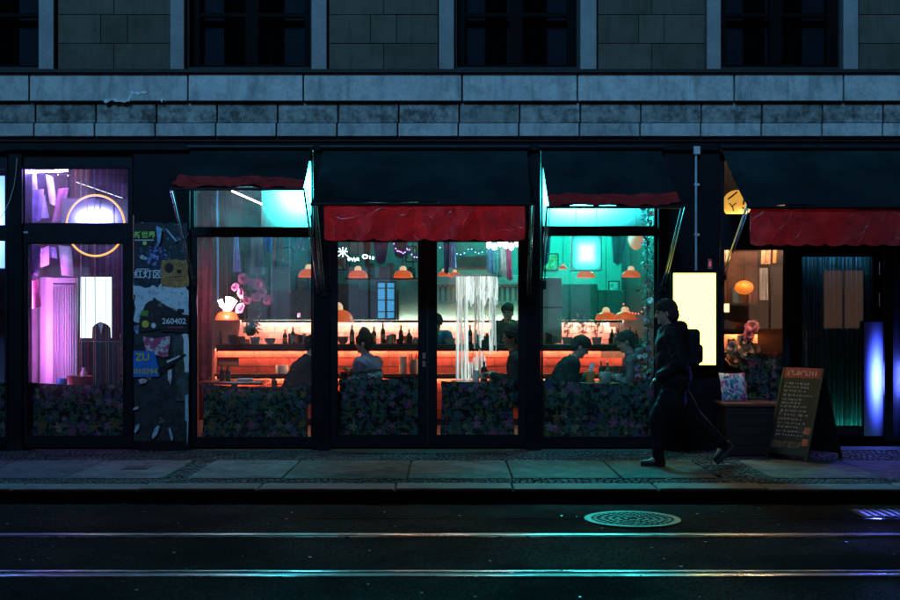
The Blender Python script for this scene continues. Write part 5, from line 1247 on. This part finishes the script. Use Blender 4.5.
MB().prism(pp([(92, 338), (92.5, 327), (96, 324), (98.5, 322.5), (101, 322.2), (104, 323), (108, 325), (110.5, 328), (111, 338)]), 1.188, 1.1945).build('suit_print', bk, pb_)
MB().prism(pp([(98.3, 324), (100.8, 323), (103.2, 324), (101, 334)]), 1.184, 1.1875).build('shirt_print', wt, pb_)
cbn = thing('dark_cabinet', (X(98, 1.3), 1.4, 0), 'dark cabinet below the glowing poster', 'cabinet')
box('body', X(78, 1.15), X(124, 1.15), 1.15, 1.6, .02, Z(341, 1.15), mat('cabinet_green_black', (.015,.03,.03), .4), cbn, bevel=.01)
for a, b_ in ((80, 101), (102, 123)): box('door', X(a, 1.14), X(b_, 1.14), 1.135, 1.149, .08, Z(346, 1.14), mat('cabinet_green_black', 0), cbn, bevel=.004)
for i, (p, h) in enumerate(((82, .1), (92, .13), (109, .12))): bottle(p, 352+i, 1.1, h, mat('jar_pale', (.25,.4,.4), .3), ('leftmost', 'middle', 'rightmost')[i]+' pale bottle in front of the dark cabinet', 'bottles in the left doorway') if False else None
rb = thing('red_basket', (X(81, .5), .5, Z(386, .5)), 'red basket with a jar at the foot of the white screen', 'basket')
MB().lathe([(.10, 0), (.14, .12), (.15, .12), (.11, .0)], (X(80, .5), .5, Z(386, .5)), 18).build('basket', mat('red_wicker', (.45,.08,.06), .6), rb, smooth=40)
MB().lathe([(.035, 0), (.04, .1), (.02, .13), (.02, .16)], (X(84, .5), .5, Z(381, .5)), 14).build('jar', M['offwhite'], rb, smooth=40)
jar('blue_cup', 62, 386, .5, .055, .09, mat('cup_blue', (.05,.25,.6), .4), 'bright blue cup left of the red basket', 'cup')
low_ = thing('sideboard', (X(70, .5), .5, 0), 'low sideboard behind the floral cloth of the left door', 'sideboard')
box('top', X(30, .4), X(122, .4), .38, .72, Z(386.6, .5)-.03, Z(386.6, .5), M['blackwood'], low_)
for a in (34, 116): box('leg', X(a, .4), X(a+4, .4), .45, .5, .002, Z(386.6, .5)-.031, M['blackwood'], low_)
vio = [(.7,.66,.75), (.4,.34,.6), (.75,.7,.75), (.4,.12,.2), (.7,.7,.75), (.3,.26,.5)]
for i, (p, w_, y0, y1, Y, rot) in enumerate(((31, 12, 168, 190, .4, .1), (37, 11, 190, 222, .5, -.1), (51, 8, 175, 205, .6, .15), (60, 10, 188, 222, .55, -.2), (43, 8, 195, 218, .7, .2), (33, 13, 245, 275, .4, -.1), (45, 9, 247, 266, .6, 0), (53, 8, 247, 258, .6, .1), (66, 13, 246, 276, .7, .1), (34, 11, 281, 308, .45, .1))):
    c_ = W(p, (y0+y1)/2, Y); h = abs(y1-y0)/S(Y); ww = w_/S(Y)
    o = MB().sheet(lambda u, v: (c_.x+(u-.5)*ww+rot*(v-.5)*h, Y+.015*math.sin(u*5+i), c_.z+(.5-v)*h+(.04*math.sin(i*2.3)*(u-.5))), 6, 6, (0,.002,0)).build('hanging_sheet', mat('sheet_%d' % (i % 6), vio[i % 6], .6, var=.25, vs_=12), smooth=60,
        label=('white sheet in the top left corner of the left door transom', 'pale sheet low at the left of the door transom', 'tilted white sheet near the middle of the door transom', 'slanting dark red sheet left of the neon ring', 'grey violet sheet in the lower door transom', 'indigo sheet at the top left of the left door glass', 'pale lilac sheet hanging above the white screen', 'small violet sheet hanging above the white screen', 'large pale cloth hanging above the right of the screen', 'dark red sheet left of the white screen')[i], cat='paper sheet', group='sheets hanging in the left doorway')
def strings(p0, p1, n, y0, y1, Y, cols, label, r=.004):
    t = thing('string_curtain', (X((p0+p1)/2, Y), Y, Z(y1, Y)), label, 'string curtain')
    MB().tube([W(p0, y0, Y), W(p1, y0, Y)], .008, 6).build('rod', M['frame'], t)
    bs = [MB() for _ in cols]
    for k in range(n):
        p = p0+(p1-p0)*(k+rnd.random())/n; a = rnd.uniform(0, 6); pts = [W(p+.5*math.sin(a+v*3), y0+(y1-y0)*v, Y+.02*math.sin(a*2)) for v in np.linspace(0, 1, 9)]
        bs[k % len(cols)].tube(pts, r*rnd.uniform(.6, 1.3), 5)
    for b, m_ in zip(bs, cols): b.build('strands', m_, t, kind='stuff')
    return t
strings(74, 124, 15, 168, 384, .5, [cm('strand_red', (.5,.08,.1)), cm('strand_gold', (.5,.35,.1)), cm('strand_pale', (.5,.5,.6)), cm('strand_teal', (.08,.35,.35))], 'coloured string curtain in the purple lit doorway')
strings(798, 874, 70, 250, 428, YE+.22, [cm('strand_teal', 0), cm('strand_pale', 0), mat('strand_tinsel', (.4,.6,.55), .2, .8), cm('strand_green', (.05,.35,.15))], 'glittering green string curtain behind the entrance door', .007)
tube_lamp('added_green_uplight', 806, 431, 868, 431, YE+.14, .015, glow('green_up', (.05,.9,.65), 45), 'hidden low green tube light added at the foot of the entrance curtain', False)  # out of sight, added to light the curtain strands from below
tube_lamp('added_blue_toplight', 806, 251, 868, 251, YE+.14, .01, glow('blue_top', (.15,.5,.8), 70), 'hidden dim blue tube light added at the top of the entrance curtain', False)  # out of sight, added so the strands show along their length

# ------------------------------------------------------------------ E: bench window
lt = thing('paper_lantern', (X(737, .35), .35, Z(216, .35)), 'yellow paper lantern with black brush strokes in the transom', 'lantern')
lc = W(737, 204, .35); MB().sphere(lc, (.17, .16, .165), 24, 16).build('shade', mat('lantern_paper', (.8,.5,.12), .7, emit=(1,.45,.06), estr=.85), lt, smooth=80)
def stroke(pts, r): 
    q = []
    for a, b_ in pts:
        d = Vector((X(a, .35)-lc.x, 0, Z(b_, .35)-lc.z)); yy = math.sqrt(max(0, 1-(d.x/.172)**2-(d.z/.167)**2))*.162; q.append(lc+Vector((d.x, -yy-.001, d.z)))
    MB().tube(q, r, 5).build('brush_stroke', bk, lt)
stroke([(726, 200), (730, 197), (735, 193)], .012); stroke([(729, 208), (733, 204)], .009); stroke([(727, 204), (730, 208), (731, 212)], .008); stroke([(739, 195), (741, 200), (740, 206)], .014); stroke([(744, 196), (747, 202), (746, 208)], .013); stroke([(739, 209), (745, 211)], .01)
MB().tube([lc+Vector((0,0,.16)), (lc.x, .35, ZC)], .003, 4).build('cord', M['dark'], lt)
pk_ = thing('pumpkin_lamp', (X(744, .8), .8, Z(295, .8)), 'glowing orange pumpkin shaped lamp in the bench window', 'lamp')
MB().sheet(lambda u, v: (lambda a, b_: (X(744, .8)+.115*math.sin(b_)*math.cos(a)*(1-.08*abs(math.cos(a*4))), .8+.115*math.sin(b_)*math.sin(a)*(1-.08*abs(math.cos(a*4))), Z(287.5, .8)-.085*math.cos(b_)))(2*PI*u, PI*v), 48, 12).build('shade', mat('pumpkin_glow', (.7,.2,.03), .5, var=.4, vs_=14, emit=(1,.2,.02), estr=.9), pk_, smooth=80)
MB().tube([(X(744, .8), .8, Z(287.5, .8)+.08), (X(744, .8), .8, ZC)], .003, 4).build('cord', M['dark'], pk_)
shf = thing('display_shelf', (X(755, 1.4), 1.5, 0), 'dark display shelves with trinkets behind the bench window', 'shelf')
for yy in (303, 329, 352): box('board', X(716, 1.4), X(790, 1.4), 1.4, 1.75, Z(yy, 1.4)-.03, Z(yy, 1.4), M['blackwood'], shf)
for a in (718, 786): box('upright', X(a, 1.4), X(a+2, 1.4), 1.42, 1.73, .002, Z(252, 1.4), M['blackwood'], shf)
box('back', X(716, 1.4), X(790, 1.4), 1.76, 1.78, .002, Z(250, 1.4), mat('shelf_back', (.3,.12,.07), .6, var=.5, vs_=4), shf)
nm = ['tin_red', 'cloth_ice', 'amber_cup', 'jar_pale', 'table_wood', 'sticker_green']
mat('jar_pale', (.25,.4,.4), .3)
for i in range(14):
    yy = (303, 329, 352)[i % 3]; p = 722+(i*4.7) % 60
    jar('trinket', p, yy, 1.5+.08*(i % 2), rnd.uniform(.03, .07), rnd.uniform(.07, .2), MATS[nm[i % 6]], '%s trinket jar on the %s display shelf, number %s from left' % (('red', 'pale blue', 'amber', 'grey green', 'brown', 'bright green')[i % 6], ('top', 'middle', 'bottom')[i % 3], ('one', 'two', 'three', 'four', 'five')[sorted([(q*4.7) % 60 for q in range(14) if q % 3 == i % 3]).index((i*4.7) % 60)]), 'jar')
led('led_strip', X(722, 1.68), X(788, 1.68), 1.66, Z(333.5, 1.66), 'warm light strip under the middle display shelf in the bench window', .03, glow('led_dim', (1,.4,.17), 110))
panel_lamp('shelf_light', 724, 729, 304, 312, 1.2, glow('small_warm', (1,.5,.25), 3), 'small warm lamp at the left of the bench window', cords=True)
tube_lamp('added_warm_tube', 724, 246, 784, 246, .27, .012, glow('added_warm_glow', (1,.55,.34), 320), 'hidden warm tube light added along the top of the bench window')  # out of sight, added to brighten the bouquet from above
av = thing('screen_panel', (X(772, .9), .9, Z(292, .9)), 'grey ribbed panel in the upper bench window', 'panel')
for k in range(9): box('rib', X(760+k*3, .9), X(762.4+k*3, .9), .9, .93, Z(300, .9), Z(268, .9), mat('grey_blue_rib', (.3,.33,.36), .5), av)
for i, (p, w_, y1, c_) in enumerate(((727, 7, 262, (.5,.35,.3)), (766, 9, 264, (.4,.2,.12)), (777, 8, 263, (.45,.22,.08)))): strip_cloth('pennant', p, p, w_, w_, 248, y1, .5, cm('e%d' % i, c_), ('leftmost', 'middle', 'rightmost')[i]+' short cloth hanging at the top of the bench window', 'pennant', None)
bx_ = thing('patterned_box', (X(772, .42), .42, Z(402, .42)), 'flower patterned box beside the dried bouquet', 'box')
box('body', X(758, .42), X(786, .42), .42, .62, Z(402, .42), Z(357, .42), M['floralw'], bx_, bevel=.01); box('lid', X(757, .42), X(786.5, .42), .41, .63, Z(357, .42)+.001, Z(353, .42), M['floralw'], bx_, bevel=.006)
sill_ = thing('window_seat', (X(755, .4), .4, 0), 'dark window seat behind the bench window', 'window seat')
box('top', X(721, .35), X(789, .35), .2, .75, Z(402, .42)-.04, Z(402, .42)-.002, M['blackwood'], sill_); box('front', X(722, .4), X(788, .4), .7, .73, .002, Z(402, .42)-.041, M['blackwood'], sill_)

# ------------------------------------------------------------------ people
def chair(x, y, face, label):
    t = thing('chair', (x, y, 0), label, 'chair', 'chairs at the window tables'); c_, s_ = math.cos(-R(face)), math.sin(-R(face))
    def rb(name, a0, a1, b0, b1, z0, z1_):                 # a: side, b: forward
        b = MB().box(a0, a1, b0, b1, z0, z1_); b.v = [(x+p*c_-q*s_, y+p*s_+q*c_, z) for p, q, z in b.v]; b.build(name, M['wood'], t)
    rb('seat', -.21, .21, -.21, .21, .43, .46); rb('backrest', -.2, .2, -.235, -.205, .60, .76)
    for a in (-.2, .165):
        rb('leg', a, a+.035, .16, .195, .002, .429); rb('leg', a, a+.035, -.204, -.17, .002, .429); rb('back_post', a, a+.035, -.2045, -.175, .461, .76)
blk = mat('black_wool', (.012,.012,.014), .85, spec=.15, bump=.2, bs=80); den = mat('dark_denim', (.02,.025,.04), .8)
brn = mat('hair_brown', (.05,.028,.016), .65, var=.5, vs_=60, bump=.9, bs=150, spec=.15); hbl = mat('hair_black', (.012,.01,.01), .65, var=.5, vs_=60, bump=.9, bs=150, spec=.15); hgr = mat('hair_ash', (.055,.042,.034), .65, var=.5, vs_=60, bump=.9, bs=150, spec=.15)
SIT = ((.40, .12, -.42), (.40, -.12, -.42))
def seated(p, Y, face, label, hands, top, hair, chl, hipz=.56, **k):
    h = (X(p, Y), Y, hipz); chair(h[0], h[1], face, chl)
    return person(label, h, face, hands, SIT, top, den, hair, **k)
seated(291, .95, 80, 'person in black leaning over the table beside the folded awning window', ((.36, .1, .24), (.34, -.08, .24)), blk, hbl, 'chair under the person in black at the left window', lean=24, head=(20, 0))
swb = plane_tex('knit_pattern', 'v', (.5,.45,.5), (.02,.018,.022), 55, .38)
seated(373, .85, -62, 'person with hair tied up in lilac sweater with black patterned bands', ((.34, .06, .24), (.36, -.1, .30)), mat('black_knit', (.02,.018,.022), .9, bump=.3, bs=120), brn, 'chair under the person in the patterned sweater', lean=10, head=(8, 14), bun=True, hipz=.54,
       yoke=((.33, .62, mat('lilac_knit', (.2,.12,.19), .9, bump=.3, bs=120)), (.235, .30, swb), (.17, .19, mat('lilac_knit', 0))))
seated(526, .8, -85, 'person in black facing left behind the right door leaf', ((.36, .12, .22), (.38, -.06, .22)), blk, hbl, 'chair under the person in black behind the door', lean=14, head=(6, 0), k=1.06, hipz=.58)
seated(556, .8, 84, 'short haired person in black sweater looking down in the teal window', ((.34, .12, .24), (.36, -.06, .22)), blk, hgr, 'chair under the person looking down in the teal window', lean=24, head=(34, -8))
seated(640, .85, -85, 'person in dark hooded jacket facing left in the teal window', ((.36, .12, .22), (.36, -.08, .24)), mat('dark_red_jacket', (.07,.028,.035), .7, bump=.2, bs=50), hgr, 'chair under the person in the hooded jacket', lean=12, head=(20, 0), hood=True, hipz=.57)
person('person in blue shirt bending over behind the bar counter', (X(434, 4.2), 4.3, .93), 175, ((.42, .18, .12), (.42, -.18, .1)), ((0, .1, -.86), (0, -.1, -.86)), mat('blue_cotton', (.03,.17,.34), .8, bump=.15), den, hbl, lean=42, head=(30, 0))
person('person in olive green jacket standing behind the bar counter', (X(508, 4.2), 4.25, .93), 185, ((.08, .24, -.02), (.08, -.24, -.02)), ((0, .1, -.86), (0, -.1, -.86)), mat('olive_jacket', (.045,.075,.04), .8, var=.4, vs_=18), den, hgr, lean=2, head=(10, 0), hood=True)
# walking passer-by
YP = -1.42; hp = (X(674, YP), YP, .90)
coatm = mat('black_parka', (.009,.012,.016), .7, var=.4, bump=.2, bs=25, spec=.2)
wk = person('passer-by in dark parka with ash grey hair walking left past the light box', hp, -90, ((.17, .17, .02), (-.02, -.21, -.02)), ((.17, .08, -.82, 0), (-.52, -.08, -.70, 48)), coatm, mat('black_trousers', (.009,.010,.014), .8, spec=.2), hgr, lean=5, head=(10, -6), coat=True, hood=True, hairlen=.05, hres=.007, k=1.0, scarf=mat('dark_scarf', (.03,.04,.045), .9, bump=.3, bs=90))
bp = thing('backpack', (X(690, YP), YP, 1.12), 'small dark backpack on the back of the passer-by', 'backpack')
def bpk(x0, x1, y0, y1, z0, z1_, nm_): MB().box(x0, x1, y0, y1, z0, z1_).build(nm_, mat('backpack_nylon', (.009,.012,.017), .6, spec=.2), bp, bevel=.045, seg=4)
bpk(hp[0]+.11, hp[0]+.25, YP-.14, YP+.14, 1.02, 1.40, 'bag'); bpk(hp[0]+.22, hp[0]+.285, YP-.10, YP+.10, 1.05, 1.24, 'front_pocket')
for s_ in (-1, 1): MB().tube([(hp[0]+.13, YP+s_*.09, 1.38), (hp[0]+.05, YP+s_*.12, 1.475), (hp[0]-.10, YP+s_*.13, 1.38), (hp[0]-.12, YP+s_*.14, 1.22), (hp[0]+.02, YP+s_*.19, 1.08), (hp[0]+.13, YP+s_*.12, 1.06)], .014, 6).build('strap', mat('backpack_nylon', 0), bp, smooth=60)

# ------------------------------------------------------------------ more kitchen clutter
fc = [(.35,.08,.06), (.5,.42,.3), (.06,.2,.25), (.3,.2,.06), (.45,.45,.42), (.2,.05,.12)]
for i, (p, q, w_, h_) in enumerate(((236, 262, 14, 18), (258, 250, 12, 12), (284, 258, 16, 20), (302, 284, 10, 14), (342, 262, 8, 14), (411, 254, 9, 14), (430, 262, 8, 10), (551, 262, 13, 15), (614, 288, 9, 12), (640, 292, 9, 14))):
    Y = YB-.03; t = thing('picture_frame', (X(p, Y), Y, Z(q+h_/2, Y)), '%s picture on the back wall, number %s of ten from the left' % (('red', 'beige', 'blue', 'ochre', 'grey', 'plum')[i % 6], ('one', 'two', 'three', 'four', 'five', 'six', 'seven', 'eight', 'nine', 'ten')[i]), 'picture', 'pictures on the kitchen wall')
    a, b_, e, f_ = X(p-w_/2, Y), X(p+w_/2, Y), Z(q+h_/2, Y), Z(q-h_/2, Y)
    box('frame', a-.02, b_+.02, Y, Y+.025, e-.02, f_+.02, M['blackwood'], t); box('print', a, b_, Y-.004, Y-.001, e, f_, plane_tex('print_%d' % i, 'blot', fc[i % 6], fc[(i+2) % 6], 9), t)
pos_ = (('behind the plants', 572), ('behind the left plant', 552), ('right of the fringe curtain', 494), ('left of the fringe curtain', 450), ('at the left door edge', 343), ('behind the sweater person', 367), ('left of the dark figure', 270), ('below the peonies', 240), ('below the flower lamp', 233), ('right of the low lamps', 642))
for i, (lab_, p) in enumerate(pos_):
    Y = YW+.2+.08*(i % 3); zz = 319+(EYE-zc_-.013)*S(Y); t = thing('bowl_stack', (X(p, Y), Y, zc_+.013), 'stack of bowls on the counter '+lab_, 'bowls', 'bowls on the counter')
    for k in range(2+i % 3): MB().lathe([(.035, 0), (.075, .05), (.08, .06), (.072, .055), (.03, .012)], (X(p, Y), Y, zc_+.013+k*.024), 16).build('bowl', (M['white'], M['offwhite'], mat('bowl_teal', (.1,.3,.3), .3))[i % 3], t, smooth=50)
wr_ = thing('cable', (X(10, -.05), -.05, Z(225, -.05)), 'thin pale cable looping beside the left edge of the shopfront', 'cable')
MB().tube([W(a, b_, -.03) for a, b_ in ((-6, 222), (0, 218), (5, 211), (10, 200), (14, 186), (16, 172), (17, 158))], .004, 6).build('wire', M['offwhite'], wr_, smooth=60)
ln_ = thing('light_string', (X(50, .12), .12, Z(176, .12)), 'thin sagging light string across the top of the left door transom', 'light string')
MB().tube([W(a, b_, .12) for a, b_ in ((25, 166), (36, 170), (48, 172.5), (60, 174), (72, 175))], .003, 5).build('wire', M['offwhite'], ln_)
for a, b_ in ((31, 169), (44, 172.5), (58, 174.6), (68, 175.6)): MB().sphere(W(a, b_, .12), .008, 8, 6).build('bulb', glow('fairy', (.7,.8,1), 4), ln_)

gm_ = mat('tumbler_glass', (.35,.38,.4), .1, var=.3, vs_=40)
for i, (lab_, p) in enumerate((('near the rose wall', 205), ('behind the dark figure', 297), ('below the blue fridge', 390), ('at the door centre', 413), ('between the fringe strands', 487), ('below the green jacket', 517), ('left of the plants', 545), ('under the low lamps', 617))):
    Y = YW+.08; t = thing('glass_tray', (X(p, Y), Y, zc_+.013), 'small tray of mixed glasses on the counter '+lab_, 'glasses', 'trays of glasses on the counter')
    MB().box(X(p-9, Y), X(p+9, Y), Y-.08, Y+.1, zc_+.0135, zc_+.022).build('tray', M['wood'], t)
    for k in range(7):
        h = rnd.uniform(.06, .17); r = rnd.uniform(.018, .032); MB().lathe([(r*.75, 0), (r, h), (r*.88, h), (r*.65, .01)], (X(p-7.5+k*2.5, Y), Y+rnd.uniform(-.05, .06), zc_+.023), 10).build('tumbler', (gm_, M['bottle'], M['white'], M['bottleb'], MATS['amber_cup'])[(i*3+k*2) % 5], t, smooth=50)

for i, (pts, lab_) in enumerate((([(393, 240), (400, 250), (408, 246), (418, 256)], 'violet fairy light string at the upper right of the left door leaf'), ([(438, 244), (455, 252), (470, 246), (484, 250)], 'blue fairy light string behind the towels'), ([(622, 300), (634, 312), (646, 304)], 'red fairy light string beside the flower garland'))):
    Y = (1.0, 1.0, .9)[i]; P_ = [W(a, b_, Y) for a, b_ in pts]; t = thing('light_string', P_[0], lab_, 'light string')
    fine_ = []
    for a, b_ in zip(P_, P_[1:]): fine_ += [a.lerp(b_, k/8)-Vector((0, 0, .05*math.sin(PI*k/8))) for k in range(8)]
    fine_.append(P_[-1]); MB().tube(fine_, .003, 5).build('wire', M['dark'], t)
    for p_ in fine_[1::2]: MB().sphere(p_-Vector((0, 0, .012)), .009, 8, 6).build('bulb', glow('fairy_%d' % i, ((.5,.25,1), (.25,.4,1), (1,.1,.1))[i], 4), t)
